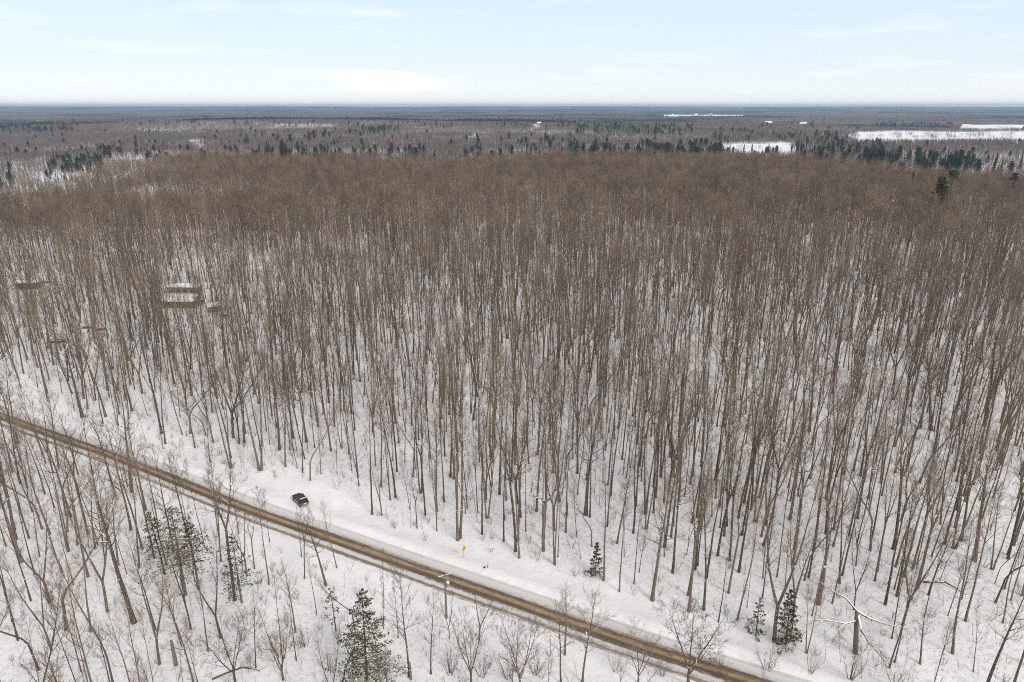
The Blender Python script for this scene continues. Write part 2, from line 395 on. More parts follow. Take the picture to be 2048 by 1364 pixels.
# ------------------------------------------------------------------ the road
def road_mat():
    m, nt, b = mat("wet_winter_asphalt")
    uv = N(nt, "ShaderNodeAttribute", attribute_name="across"); al = N(nt, "ShaderNodeAttribute", attribute_name="along")
    cmb = N(nt, "ShaderNodeCombineXYZ"); nt.links.new(al.outputs['Fac'], cmb.inputs[0]); nt.links.new(uv.outputs['Fac'], cmb.inputs[1])
    mp = N(nt, "ShaderNodeMapping"); mp.inputs['Scale'].default_value = (0.045, 2.6, 1); nt.links.new(cmb.outputs[0], mp.inputs[0])
    n1 = N(nt, "ShaderNodeTexNoise", Scale=1.0, Detail=5.0, Roughness=0.62); nt.links.new(mp.outputs[0], n1.inputs['Vector'])
    mp2 = N(nt, "ShaderNodeMapping"); mp2.inputs['Scale'].default_value = (0.6, 1.3, 1); nt.links.new(cmb.outputs[0], mp2.inputs[0])
    n2 = N(nt, "ShaderNodeTexNoise", Scale=1.2, Detail=5.0, Roughness=0.7); nt.links.new(mp2.outputs[0], n2.inputs['Vector'])
    w = mth(nt, 'ADD', uv.outputs['Fac'], mth(nt, 'MULTIPLY', mth(nt, 'SUBTRACT', n1.outputs['Fac'], 0.5), 1.5))
    w = mth(nt, 'ADD', w, mth(nt, 'MULTIPLY', mth(nt, 'SUBTRACT', n2.outputs['Fac'], 0.5), 1.1))
    t = mth(nt, 'DIVIDE', mth(nt, 'ADD', w, 4.5), 9.0)          # 0 far edge .. 1 near edge
    S = (0.78, 0.775, 0.78); G = (0.34, 0.30, 0.265); G2 = (0.52, 0.50, 0.485); D = (0.075, 0.056, 0.040); D2 = (0.15, 0.118, 0.092)
    Bn = (0.140, 0.099, 0.060); SL = (0.60, 0.58, 0.57); TN = (0.33, 0.245, 0.150)
    c = ramp(nt, t, [((p + 4.5) / 9.0, q) for p, q in [(-4.1, S), (-3.3, g3(.72)), (-3.0, (.58, .56, .54)), (-2.75, g3(.70)), (-2.2, (.66, .65, .64)), (-1.6, SL), (-1.2, G), (-.95, D), (-.55, Bn), (-.2, TN), (.15, TN), (.45, Bn), (.85, D), (1.3, D2),
                     (1.55, SL), (2.2, (.66, .65, .64)), (2.45, G), (2.75, D2), (3.0, G), (3.3, S)]])
    c = mixc(nt, mth(nt, 'MULTIPLY', n2.outputs['Fac'], 0.16), c, (0.45, 0.39, 0.33))
    nt.links.new(c, b.inputs['Base Color'])
    b.inputs['Roughness'].default_value = 0.72; b.inputs['Specular IOR Level'].default_value = 0.25
    bp = N(nt, "ShaderNodeBump", Strength=0.4, Distance=0.1); nt.links.new(n1.outputs['Fac'], bp.inputs['Height']); nt.links.new(bp.outputs[0], b.inputs['Normal'])
    return m
def strip(name, t0, t1_, z, mats, nt_=2, parent=None):
    n = len(ROAD); tg = np.gradient(ROAD, axis=0); tg /= np.linalg.norm(tg, axis=1)[:, None]; nr = np.stack([tg[:, 1], -tg[:, 0]], 1)
    # make the normal point to the camera's side
    if nr[n // 2] @ (-ROAD[n // 2]) < 0: nr = -nr
    s = np.concatenate([[0], np.cumsum(np.linalg.norm(np.diff(ROAD, axis=0), axis=1))])
    V, F, ac, al = [], [], [], []
    for i in range(n):
        for k in range(nt_):
            t = t0 + (t1_ - t0) * k / (nt_ - 1); p = ROAD[i] + nr[i] * t
            V.append((p[0], p[1], z + 0.05 - (0.28 * max(0.0, abs(t) - 3.25) if nt_ > 2 else 0.0))); ac.append(t); al.append(s[i])
    for i in range(n - 1):
        for k in range(nt_ - 1):
            a = i * nt_ + k; F.append((a, a + nt_, a + nt_ + 1, a + 1))
    me = mesh_from(name, V, F, mats)
    for nm, vals in (("across", ac), ("along", al)):
        at = me.attributes.new(nm, 'FLOAT', 'POINT'); at.data.foreach_set("value", np.array(vals, np.float32))
    o = obj(name, me, parent); return o
road = strip("road", -4.3, 3.85, 0.0, [road_mat()], 19); tag(road, kind="structure")
if road.data.polygons[0].normal.z < 0: road.data.flip_normals()
def line_mat():
    m, nt, b = mat("worn_yellow_paint")
    ge = N(nt, "ShaderNodeNewGeometry"); n = N(nt, "ShaderNodeTexNoise", Scale=0.35, Detail=6.0, Roughness=0.75); nt.links.new(ge.outputs['Position'], n.inputs['Vector'])
    c = ramp(nt, n.outputs['Fac'], [(0.36, (0.60, 0.36, 0.08)), (0.48, (0.42, 0.26, 0.09)), (0.60, (0.22, 0.15, 0.08))])
    nt.links.new(c, b.inputs['Base Color']); b.inputs['Roughness'].default_value = 0.7
    return m
YEL = line_mat()
for t0, t1_ in ((-0.18, -0.07), (0.06, 0.17)):
    l = strip("centre_line", t0, t1_, 0.006, [YEL], 2, road)
    if l.data.polygons[0].normal.z < 0: l.data.flip_normals()

# ------------------------------------------------------------------ trees
def rot_about(v, axis, a): return Matrix.Rotation(a, 3, axis) @ v
def perp(v, R):
    a = Vector((R.uniform(-1, 1), R.uniform(-1, 1), R.uniform(-1, 1))); a = a - v * a.dot(v)
    return a.normalized() if a.length > 1e-3 else Vector((1, 0, 0))
def stem_path(p0, d0, L, R, wob=0.05, up=0.05, n=10, bend=None):
    P = [Vector(p0)]; d = Vector(d0).normalized(); ax = perp(d, R)
    for i in range(n):
        d = (d + Vector((R.uniform(-wob, wob), R.uniform(-wob, wob), up))).normalized()
        if bend and bend[0] <= i < bend[1]: d = (d + Vector(bend[2])).normalized()
        P.append(P[-1] + d * (L / n))
    return P
def at_path(P, t):
    k = t * (len(P) - 1); i = min(int(k), len(P) - 2); f = k - i
    return P[i].lerp(P[i + 1], f), (P[i + 1] - P[i]).normalized()
def crown_on(mb, P, r_at, R, t0, n_limb, reach, sub, twig, tr, ang=(35, 58), limbseg=4, sides=4, detail=True, droop=0.0):
    """limbs, branches and twigs along a stem, all into one mesh"""
    az = R.uniform(0, 6.28); L = sum((P[i + 1] - P[i]).length for i in range(len(P) - 1))
    for k in range(n_limb):
        f = (k + R.uniform(0.1, 0.9)) / n_limb; t = t0 + (1 - t0) * (0.02 + 0.97 * f ** 0.9)
        p, d = at_path(P, t); az += 2.4 + R.uniform(-0.5, 0.5)
        a = math.radians(R.uniform(*ang)) * (1.15 - 0.55 * f)
        out = Vector((math.cos(az), math.sin(az), 0)); dd = (d * math.cos(a) + out * math.sin(a)).normalized()
        ll = reach * (0.55 + 0.75 * math.sin(math.pi * min(1, 0.18 + 0.78 * f))) * R.uniform(0.65, 1.15) * (1 - 0.35 * f)
        r0 = max(0.018, r_at(t) * R.uniform(0.38, 0.6))
        Q = stem_path(p, dd, ll, R, 0.13, 0.10 - droop, limbseg)
        if detail: mb.tube(Q, [r0 * (1 - 0.82 * i / limbseg) for i in range(limbseg + 1)], sides, 0)
        else: mb.needle(Q[0], Q[2], r0); mb.needle(Q[1], Q[-1], r0 * 0.7)
        ns = max(2, int(sub * (0.5 + ll / reach * 0.6)))
        for j in range(ns):
            tt = 0.22 + 0.78 * (j + R.uniform(0, 1)) / ns; q, qd = at_path(Q, min(tt, 0.999))
            pd = perp(qd, R); a2 = math.radians(R.uniform(22, 52)); sd = (qd * math.cos(a2) + pd * math.sin(a2) + Vector((0, 0, 0.18))).normalized()
            sl = ll * R.uniform(0.25, 0.5) * (1.15 - 0.5 * tt)
            if detail:
                m1 = q + sd * sl * 0.5; d3 = (sd + Vector((R.uniform(-.2, .2), R.uniform(-.2, .2), 0.15 - droop))).normalized(); e1 = m1 + d3 * sl * 0.5
                mb.tube([q, m1, e1], [r0 * 0.34, r0 * 0.24, tr], 3, 1)
            else:
                e1 = q + sd * sl; m1 = q.lerp(e1, 0.5); d3 = sd; mb.needle(q, e1, max(tr, r0 * 0.3), 1)
            for w in range(twig):
                b = (q.lerp(m1, R.random() * 1.0) if w % 3 == 0 else m1.lerp(e1, R.random())); pw = perp(sd, R); a3 = math.radians(R.uniform(15, 48))
                td = (d3 * math.cos(a3) + pw * math.sin(a3) + Vector((0, 0, 0.16))).normalized()
                mb.needle(b, b + td * R.uniform(0.6, 1.5) * (0.55 + 0.09 * reach), tr, 1)
def make_tree(kind, seed, lod=0):
    """returns trunk builder, crown builder and the tree's native height"""
    R = random.Random(seed); T, Cn = MB(), MB(); d = lod == 0
    spec = dict(straight=(24, .215, .57, 3.3, 20), slender=(21, .125, .58, 2.5, 16), tall=(27, .245, .66, 3.3, 16), fork=(24, .235, .55, 3.1, 12), lowfork=(22, .24, .48, 3.2, 12),
                twin=(23, .185, .56, 2.9, 13), crooked=(20, .17, .48, 3.1, 17), lean=(22, .18, .52, 3.1, 17), stout=(25, .36, .45, 5.0, 26), broad=(13, .18, .20, 5.2, 30),
                open=(17, .155, .32, 3.6, 22), pole=(16, .09, .5, 1.7, 12))[kind]
    Hh, r0, cb, reach, nl = spec
    sub, twg, tr = (5, 6, 0.0115) if d else (4, 5, 0.036)
    if lod == 1: nl = max(9, int(nl * 0.66)); reach *= 1.35; cb = min(.66, cb + .04)
    stems = []
    if kind == 'twin':
        for s in (-1, 1): stems.append((stem_path((0.18 * s, 0, -0.3), (0.07 * s, R.uniform(-.03, .03), 1), Hh * (1 if s > 0 else .88), R, .045, .06), r0, cb, nl))
    elif kind in ('fork', 'lowfork'):
        f = 0.55 if kind == 'fork' else 0.26
        base = stem_path((0, 0, -0.3), (0, 0, 1), Hh * f, R, .035, .06, 6); stems.append((base, r0, None, 0))
        e = base[-1]; dd = (base[-1] - base[-2]).normalized(); a0 = R.uniform(0, 6.28)
        for s in (0, math.pi):
            out = Vector((math.cos(a0 + s), math.sin(a0 + s), 0)) * R.uniform(.22, .36)
            stems.append((stem_path(e, dd + out, Hh * (1 - f) * R.uniform(.9, 1.02), R, .05, .07, 7), r0 * (.66 if kind == 'fork' else .74), max(.12, (cb - f) / (1 - f)), nl))
    elif kind == 'crooked': stems.append((stem_path((0, 0, -0.3), (.1, 0, 1), Hh, R, .07, .09, 12, (3, 5, (.32, .08, -.08))), r0, cb, nl))
    elif kind == 'lean': stems.append((stem_path((0, 0, -0.3), (.16, .03, 1), Hh, R, .045, .02), r0, cb, nl))
    elif kind == 'broad':
        base = stem_path((0, 0, -0.3), (0, 0, 1), Hh * .22, R, .03, .06, 3); stems.append((base, r0, None, 0)); a0 = R.uniform(0, 6.28)
        for s in range(4):
            out = Vector((math.cos(a0 + s * 1.6), math.sin(a0 + s * 1.6), 0)) * R.uniform(.3, .62)
            stems.append((stem_path(base[-1 if s % 2 else -2], Vector((0, 0, 1)) + out, Hh * .8 * R.uniform(.85, 1), R, .07, .07, 7), r0 * .55, .18, 14))
        reach = 3.0
    else: stems.append((stem_path((0, 0, -0.3), (R.uniform(-.03, .03), R.uniform(-.03, .03), 1), Hh, R, .04, .06), r0, cb, nl))
    for P, rr, c, nn in stems:
        n = len(P) - 1; last = c is not None
        rad = [rr * ((1 - 0.90 * (i / n) ** 1.1) if last else (1.0 - 0.2 * i / n)) for i in range(n + 1)]
        if P[0].z < 0: rad[0] *= 1.35
        T.tube(P, rad, 7 if d else 4, 0)
        if last:
            crown_on(Cn, P, lambda t, a=rr: a * (1 - .9 * t ** 1.1), R, c, nn, reach, sub, twg, tr, detail=d, ang=(38, 66) if kind in ('stout', 'open', 'broad') or lod == 1 else (28, 52))
            if d and kind != 'broad':                         # a few short dead stubs and epicormic shoots below the crown
                for _ in range(10):
                    p, dd = at_path(P, R.uniform(.12, c)); o = perp(dd, R); Cn.needle(p, p + (o + Vector((0, 0, .3))).normalized() * R.uniform(.5, 1.9), .014, 1)
    return T, Cn, Hh
KINDS = ['straight', 'slender', 'tall', 'fork', 'lowfork', 'twin', 'crooked', 'lean', 'stout', 'broad', 'open', 'pole']
LOOK = dict(straight='straight bare tree', slender='slender bare tree', tall='tall high-crowned bare tree', fork='high-forked bare tree',
            lowfork='low-forked bare tree', twin='twin-stemmed bare tree', crooked='kinked bare tree', lean='leaning bare tree',
            stout='stout heavy-limbed bare tree', broad='wide-spreading bare tree', open='open-crowned bare tree', pole='thin pole-sized bare tree')
TRUNK_ME, CROWN_ME, NAT_H = {}, {}, {}
LIB = []
def lib(name, me):
    o = bpy.data.objects.new(name, me); HIDE.objects.link(o); return o
def join(name, T, Cn, mats):
    m = MB(); m.V = list(T.V); m.F = list(T.F); m.M = [0] * len(T.F); m.add(Cn.V, Cn.F); m.M[len(T.F):] = [1 + k for k in Cn.M]
    return m.mesh(name, mats)
NEAR_COL = bpy.data.collections.new("near_tree_library"); FAR_COL = bpy.data.collections.new("far_tree_library")
VAR = []
for ki, k in enumerate(KINDS):
    for v in range(2):
        T, Cn, hh = make_tree(k, 100 + ki * 7 + v)
        key = (k, v); VAR.append(key); NAT_H[key] = hh
        TRUNK_ME[key] = T.mesh("trunk", [BARK], True); CROWN_ME[key] = Cn.mesh("crown", [LIMB if v else LIMBSNOW, TWIG])
        if k not in ('broad',):
            me = join("near_tree", T, Cn, [BARK, LIMB, TWIG]); o = bpy.data.objects.new("near_tree_%02d" % len(NEAR_COL.objects), me); NEAR_COL.objects.link(o); LIB.append((key, hh))
FARLIB = []
for i, k in enumerate(['straight', 'tall', 'fork', 'stout', 'twin', 'slender', 'lowfork', 'straight', 'stout', 'open']):
    T, Cn, hh = make_tree(k, 300 + i, 1)
    me = join("canopy_tree", T, Cn, [BARK, FARTWIG, FARTWIG]); o = bpy.data.objects.new("canopy_tree_%02d" % i, me); FAR_COL.objects.link(o); FARLIB.append(hh)

def scatter(name, pts, rot, scl, vid, col):
    """ONE object of stuff: plants of a library set out on points with geometry nodes"""
    n = len(pts); me = bpy.data.meshes.new(name); me.vertices.add(n); me.vertices.foreach_set("co", np.asarray(pts, np.float32).ravel())
    a = me.attributes.new("rot", 'FLOAT_VECTOR', 'POINT'); a.data.foreach_set("vector", np.asarray(rot, np.float32).ravel())
    a = me.attributes.new("scl", 'FLOAT_VECTOR', 'POINT'); a.data.foreach_set("vector", np.asarray(scl, np.float32).ravel())
    a = me.attributes.new("vid", 'INT', 'POINT'); a.data.foreach_set("value", np.asarray(vid, np.int32))
    o = obj(name, me)
    ng = bpy.data.node_groups.new(name, 'GeometryNodeTree'); ng.interface.new_socket("Geometry", in_out='INPUT', socket_type='NodeSocketGeometry')
    ng.interface.new_socket("Geometry", in_out='OUTPUT', socket_type='NodeSocketGeometry')
    nn, nl = ng.nodes, ng.links; gi = nn.new("NodeGroupInput"); go = nn.new("NodeGroupOutput"); ip = nn.new("GeometryNodeInstanceOnPoints")
    ci = nn.new("GeometryNodeCollectionInfo"); ci.inputs['Collection'].default_value = col; ci.inputs['Separate Children'].default_value = True; ci.inputs['Reset Children'].default_value = True
    nl.new(gi.outputs[0], ip.inputs['Points']); nl.new(ci.outputs[0], ip.inputs['Instance']); ip.inputs['Pick Instance'].default_value = True
    for nm, dt, sk in (("vid", 'INT', 'Instance Index'), ("rot", 'FLOAT_VECTOR', 'Rotation'), ("scl", 'FLOAT_VECTOR', 'Scale')):
        na = nn.new("GeometryNodeInputNamedAttribute"); na.data_type = dt; na.inputs[0].default_value = nm; nl.new(na.outputs[0], ip.inputs[sk])
    nl.new(ip.outputs[0], go.inputs[0])
    md = o.modifiers.new("plants", 'NODES'); md.node_group = ng
    return o

# ---- where the woods stand
THIN = []
for (x0, x1, y0, y1, keep) in [(215, 520, 374, 389, .18), (305, 400, 560, 720, .7), (400, 450, 585, 720, .6), (25, 110, 545, 650, .6), (95, 150, 670, 700, .5), (300, 560, 500, 545, .5), (1880, 1990, 430, 450, .35), (1210, 1250, 470, 500, .4)]:
    THIN.append(([ground_at(x0, y0), ground_at(x1, y0), ground_at(x1, y1), ground_at(x0, y1)], keep))
KEEPOUT = []            # (x, y, radius) round buildings, posts and hand-placed things; filled below
def jgrid(s, x0, x1, y0, y1, R):
    xs = np.arange(x0, x1, s); ys = np.arange(y0, y1, s * 0.9); X, Y = np.meshgrid(xs, ys); X = X + (np.arange(len(ys)) % 2)[:, None] * s * .5
    X = X + R.uniform(-.47, .47, X.shape) * s; Y = Y + R.uniform(-.47, .47, X.shape) * s
    return X.ravel(), Y.ravel()

# ---- hand-placed trees: foot pixel, top pixel, kind, variant, thickness, label
MANUAL = [
 ((268, 1245), (185, 905), 'stout', 0, .75, 'big stout bare tree with snow-lined heavy limbs, near side of road at left'),
 ((262, 1060), (233, 856), 'open', 1, 1.3, 'bare tree whose crown crosses the road left of the dark hemlock clump'),
 ((316, 1052), (284, 890), 'straight', 0, .9, 'bare tree close to the road just behind the dark hemlock clump'),
 ((470, 1201), (436, 940), 'fork', 0, 1.1, 'bare forked tree beside the conifer right of the hemlock clump'),
 ((538, 1170), (541, 975), 'slender', 0, 1.2, 'slim bare tree whose top stands against the road below the black car'),
 ((41, 968), (12, 800), 'open', 0, 1.3, 'bare tree at the left frame edge rising in front of the road'),
 ((131, 1257), (72, 985), 'crooked', 0, 1.3, 'bare tree with kinked trunk in the lower left woods'),
 ((319, 1328), (250, 1120), 'lowfork', 0, 1.0, 'bare low-forked tree near the broken snag at lower left'),
 ((566, 1358), (580, 1222), 'broad', 0, .9, 'small spreading bare tree at bottom, midway between hemlock clump and green pine'),
 ((470, 1360), (450, 1218), 'broad', 1, .9, 'small spreading bare tree at the bottom below the hemlock clump'),
 ((1375, 1376), (1392, 1212), 'broad', 0, 1.5, 'widest bare tree in front of the road, many-stemmed, at bottom right'),
 ((1165, 1364), (1188, 1180), 'open', 0, 1.3, 'upright bare tree crossing the road above the bottom edge, right of centre'),
 ((1122, 1366), (1126, 1192), 'open', 1, 1.0, 'bare tree just left of the upright one crossing the road'),
 ((1276, 1366), (1272, 1254), 'broad', 1, .8, 'short bushy bare tree left of the widest many-stemmed one'),
 ((818, 1352), (811, 1148), 'open', 1, 1.0, 'bare tree left of the utility pole with crown against the road'),
 ((862, 1347), (870, 1190), 'open', 0, .8, 'small bare tree below the foot of the utility pole'),
 ((942, 1372), (957, 1221), 'broad', 0, .8, 'bushy bare tree at the bottom just right of the utility pole'),
 ((1040, 1380), (1046, 1228), 'broad', 1, .9, 'bushy bare tree at the bottom centre in front of the road'),
 ((767, 1255), (764, 1152), 'slender', 1, 1.0, 'small thin bare tree behind the green pine'),
 ((796, 1274), (794, 1146), 'slender', 0, 1.0, 'thin bare tree between the green pine and the utility pole'),
 ((521, 941), (488, 692), 'twin', 0, 1.3, 'large twin-stemmed tree at the wood edge left of the black car'),
 ((621, 966), (585, 800), 'crooked', 1, 1.1, 'kinked tree at the wood edge right behind the black car'),
 ((212, 834), (152, 640), 'straight', 1, 1.25, 'thick straight tree at the wood edge near the left of the road'),
 ((324, 868), (278, 640), 'tall', 0, 1.0, 'tall thin tree at the wood edge between left frame and black car'),
 ((918, 1075), (900, 775), 'twin', 1, 1.3, 'large double-trunked tree standing behind the yellow road sign'),
 ((1239, 1180), (1258, 960), 'slender', 1, 1.1, 'slim tree at the wood edge right of the small roadside fir'),
 ((1305, 1197), (1345, 960), 'stout', 1, 1.0, 'thick pale-barked tree leaning in at the wood edge, centre right'),
 ((1207, 1160), (1215, 930), 'straight', 0, .8, 'straight thin tree rising beside the small roadside fir'),
 ((1378, 1220), (1395, 960), 'fork', 1, .9, 'forked tree at the wood edge behind the widest roadside tree'),
 ((1408, 1219), (1440, 960), 'straight', 1, 1.0, 'straight brown tree right of the forked one behind the widest roadside tree'),
 ((1437, 1241), (1470, 1060), 'pole', 0, 1.3, 'thin pole tree at the wood edge left of the green fir'),
 ((1549, 1277), (1572, 973), 'lowfork', 1, 1.1, 'low-forked tree with mossy foot touching the green fir'),
 ((1769, 1216), (1850, 960), 'tall', 1, 1.0, 'clean straight trunk right of the broken snow-capped tree'),
 ((1947, 1128), (2006, 880), 'stout', 0, 1.1, 'stout tree with snowy limbs near the right frame edge'),
 ((1789, 1326), (1850, 1120), 'slender', 0, 1.1, 'slim tree low at right, the right one of a close pair'),
 ((1779, 1334), (1835, 1120), 'slender', 1, 1.1, 'slim tree low at right, the left one of a close pair'),
 ((1625, 1111), (1660, 860), 'straight', 0, 1.0, 'straight pale trunk behind the broken snag in the right woods'),
 ((1903, 1316), (1985, 1050), 'lean', 0, 1.1, 'leaning thin tree at the lower right above the bottom edge'),
]
def put_tree(x, y, h, kind, v, thick, rz, label, group):
    key = (kind, v); s = h / NAT_H[key]; z = t1(x, y) - 0.05
    e = empty("bare_tree", (x, y, z), rz, (s * (0.5 + 0.5 * thick), s * (0.5 + 0.5 * thick), s))
    obj("trunk", TRUNK_ME[key], e); obj("crown", CROWN_ME[key], e)
    tag(e, label, "tree", group); KEEPOUT.append((x, y, 2.6)); return e
for (b, tp, k, v, th, lab) in MANUAL:
    x, y = ground_at(*b); put_tree(x, y, min(30, height_to(b, tp)), k, v, th, random.uniform(0, 6.28), lab, "bare hardwood trees")

CONIFER_SPOTS = [((372, 1192), (362, 1012)), ((484, 1206), (494, 1066)), ((735, 1372), (722, 1180)), ((672, 1260), (668, 1170)), ((1190, 1152), (1192, 1082)), ((1512, 1268), (1520, 1190)), ((1572, 1285), (1592, 1172))]
SNAG_SPOTS = [((1635, 1216), (1647, 1142), .33), ((352, 1330), (360, 1278), .26), ((1133, 1038), (1135, 1010), .24), ((958, 905), (958, 880), .26), ((822, 1358), (820, 1320), .16), ((1930, 1010), (1936, 975), .3)]
SPECIAL = [ground_at(1711, 1306), ground_at(1087, 1104), ground_at(893, 1236), ground_at(928, 1113), ground_at(600, 1003), ground_at(690, 1350), ground_at(975, 1138)]
for b, tpp in CONIFER_SPOTS: KEEPOUT.append((*ground_at(*b), 2.2))
for s in SNAG_SPOTS: KEEPOUT.append((*ground_at(*s[0]), 1.6))
for k, p in enumerate(SPECIAL): KEEPOUT.append((*p, 6.5 if k == 0 else 3.0))
BUILD_PX = dict(house=(357, 619), van=(403, 611), shed=(429, 621), crate=(452, 633), olive=(58, 572), redpile=(90, 563), boat=(116, 690), logs=(180, 659), logs2=(200, 662))
for k, p in BUILD_PX.items(): KEEPOUT.append((*ground_at(*p), 7.5 if k == 'house' else 5 if k == 'olive' else 3.2))

R2 = np.random.RandomState(11)
X, Y = jgrid(3.9, -900, 900, 30, 1250, R2)
r = np.hypot(X, Y); az = np.arctan2(X, Y)
m = (np.abs(az) < 0.78) & (r < plateau_R(X, Y) + 45); X, Y = X[m], Y[m]
d = road_d(X, Y); r = np.hypot(X, Y)
farside = beyond_edge(X, Y) & (d < -8)
nearside = (d > 6.0) & (Y < 330) & ~beyond_edge(X, Y)
dens = np.where(farside, np.interp(r, [120, 250, 400, 560], [.70, .58, .50, .60]), 0.0)
ratio = X / np.maximum(Y, 1)
dens = np.where(nearside, np.interp(ratio, [-.9, -.55, -.40, -.25, 0.0, .45], [.52, .46, .42, .32, .30, .36]), dens)
dens = dens * (0.62 + 0.76 * vn(X, Y, 26, 41))
for P, kp in THIN: dens = np.where(in_poly(X, Y, P), dens * kp, dens)
keep = R2.rand(len(X)) < dens
for kx, ky, kr in KEEPOUT: keep &= (X - kx) ** 2 + (Y - ky) ** 2 > kr * kr
# clear view lines of sight kept open round the house, shed and olive hut (few trees right in front of them)
X, Y = X[keep], Y[keep]; d = road_d(X, Y); nearside = d > 0
hgt = 17.2 + 6.5 * vn(X, Y, 75, 51) + 7.5 * vn(X, Y, 15, 52) + R2.normal(0, 1.4, len(X)); small = R2.rand(len(X))
hgt = np.where(small < .32, hgt * R2.uniform(.5, .8, len(X)), hgt)
ratio = X / np.maximum(Y, 1)
nh = np.interp(ratio, [-.9, -.60, -.42, -.25, .5], [23, 21, 15, 11.5, 11]) * R2.uniform(.62, 1.12, len(X))
hgt = np.where(nearside, nh, hgt)
edge = (~nearside) & (d > -24); hgt = np.where(edge, hgt * R2.uniform(.85, 1.05, len(X)), hgt)
Z = terrain(X, Y) - 0.05
px, py, dep = project(X, Y, Z); _, ptop, _ = project(X, Y, Z + hgt)
infr = (px > -25) & (px < 2073) & (ptop < 1364) & (py > -50)
size = np.where(infr & (ptop > 0), (np.minimum(py, 1364) - ptop), 0)
order = np.argsort(-size); n_ind = 300 - len(MANUAL); ind = order[:n_ind]; isind = np.zeros(len(X), bool); isind[ind] = True
LANDX = [(-9999, 'near left frame edge'), (320, 'left of black car'), (640, 'between black car and sign'), (935, 'between sign and small fir'), (1195, 'between the two roadside firs'),
         (1590, 'right of green fir'), (1790, 'at far right')]
LANDN = [(-9999, 'at left frame edge'), (110, 'left of the stout snowy tree'), (250, 'around the hemlock clump'), (430, 'between hemlocks and pine'), (735, 'between pine and pole'), (893, 'right of utility pole')]
WEIGHTS_FAR = ['straight'] * 5 + ['tall'] * 4 + ['slender'] * 4 + ['fork'] * 3 + ['lowfork'] * 2 + ['twin'] * 3 + ['crooked'] + ['lean'] * 2 + ['stout'] + ['pole'] * 3
WEIGHTS_NEAR_T = ['straight', 'open', 'open', 'fork', 'lowfork', 'slender', 'twin', 'lean', 'stout', 'crooked', 'tall']
WEIGHTS_NEAR_S = ['open', 'open', 'broad', 'slender', 'pole', 'pole', 'lowfork', 'crooked', 'fork', 'lean']
pend = {}
for i in ind:
    nsd = bool(nearside[i]); h = float(hgt[i])
    k = random.choice((WEIGHTS_NEAR_T if h > 15 else WEIGHTS_NEAR_S) if nsd else (WEIGHTS_FAR if h > 14 else ['pole', 'slender', 'open']))
    v = random.randint(0, 1); land = [t for x0, t in (LANDN if nsd else LANDX) if px[i] >= x0][-1]
    zone = ('before road, ' if nsd else ('at wood edge, ' if d[i] > -30 else 'in deep woods, ')) + land
    base = LOOK[k] + ' ' + zone
    pend.setdefault(base, []).append((px[i], i, k, v))
ORD = ['first', 'second', 'third', 'fourth', 'fifth', 'sixth']
def single_out(base, L):
    """labels for look-alikes sorted from left to right: by the part of their stretch, then by their order in it"""
    L = sorted(L); out = []
    if len(L) <= 6: parts = [('', L)]
    else:
        x0, x1 = L[0][0], L[-1][0] + 1e-6; parts = []
        for k, nm in enumerate((', left end', ', left half', ', middle', ', right half', ', right end')):
            parts.append((nm, [t for t in L if int(5 * (t[0] - x0) / (x1 - x0)) == k]))
    for nm, P in parts:
        for n, t in enumerate(P):
            lab = base + nm; lab2 = ORD[n] + ' from left: ' + lab if 1 < len(P) <= 6 else lab
            out.append((lab2 if len(lab2.replace('-', ' ').split()) <= 16 else lab, t))
    return out
for base, L in pend.items():
    for lab, (_, i, k, v) in single_out(base, L):
        put_tree(X[i], Y[i], float(hgt[i]), k, v, random.choice((random.uniform(.45, .8), random.uniform(.7, 1.05 if nearside[i] else 1.3))), random.uniform(0, 6.28), lab, base)
KEEPOUT_STATIC = len(KEEPOUT)
def scatter_trees(name, mask, libh, col, R):
    idx = np.nonzero(mask)[0]; n = len(idx); vid = R.randint(0, len(libh), n); hs = np.array(libh)[vid]; s = hgt[idx] / hs
    w = np.where(R.rand(n) < .6, R.uniform(.5, .85, n), R.uniform(.8, 1.2, n))
    rot = np.stack([R.normal(0, .04, n), R.normal(0, .04, n), R.uniform(0, 6.28, n)], 1)
    return scatter(name, np.stack([X[idx], Y[idx], Z[idx]], 1), rot, np.stack([s * w, s * w, s], 1), vid, col)
rest = ~isind
nearm = rest & (np.hypot(X, Y) < 330 + R2.uniform(-70, 70, len(X)))
o = scatter_trees("woods", nearm, [h for _, h in LIB], NEAR_COL, R2); tag(o, "dense bare hardwood trees filling the snowy woods behind the road", "trees", kind="stuff")
o = scatter_trees("wooded_hilltop", rest & ~nearm, FARLIB, FAR_COL, R2); tag(o, "brown treetops of the bare woods reaching back to the plain", "trees", kind="stuff")
print("trees", len(X), "near", nearm.sum())

# ---- brush and saplings under the trees
BRUSH_COL = bpy.data.collections.new("brush_library")
for i in range(6):
    R = random.Random(500 + i); b = MB(); hh = [3.2, 4.5, 6.0, 2.0, 7.5, 2.6][i]
    nst = [5, 3, 1, 7, 1, 6][i]
    for s in range(nst):
        a = R.uniform(0, 6.28); sp = .12 if nst == 1 else .38; P = stem_path((.15 * math.cos(a), .15 * math.sin(a), -.15), (sp * math.cos(a), sp * math.sin(a), 1), hh * R.uniform(.7, 1), R, .09, .03, 4)
        b.needle(P[0], P[2], .03); b.needle(P[1], P[4], .02)
        for k in range(11 if nst > 1 else 26):
            p, dd = at_path(P, R.uniform(.25, .97)); pp = perp(dd, R); b.needle(p, p + (dd * .8 + pp * R.uniform(.5, 1)).normalized() * R.uniform(.35, 1.3) * (hh / 4) ** .5, .009)
    BRUSH_COL.objects.link(bpy.data.objects.new("brush_%d" % i, b.mesh("brush", [TWIGR])))
R3 = np.random.RandomState(21)
bx, by = jgrid(2.6, -420, 420, 40, 520, R3)
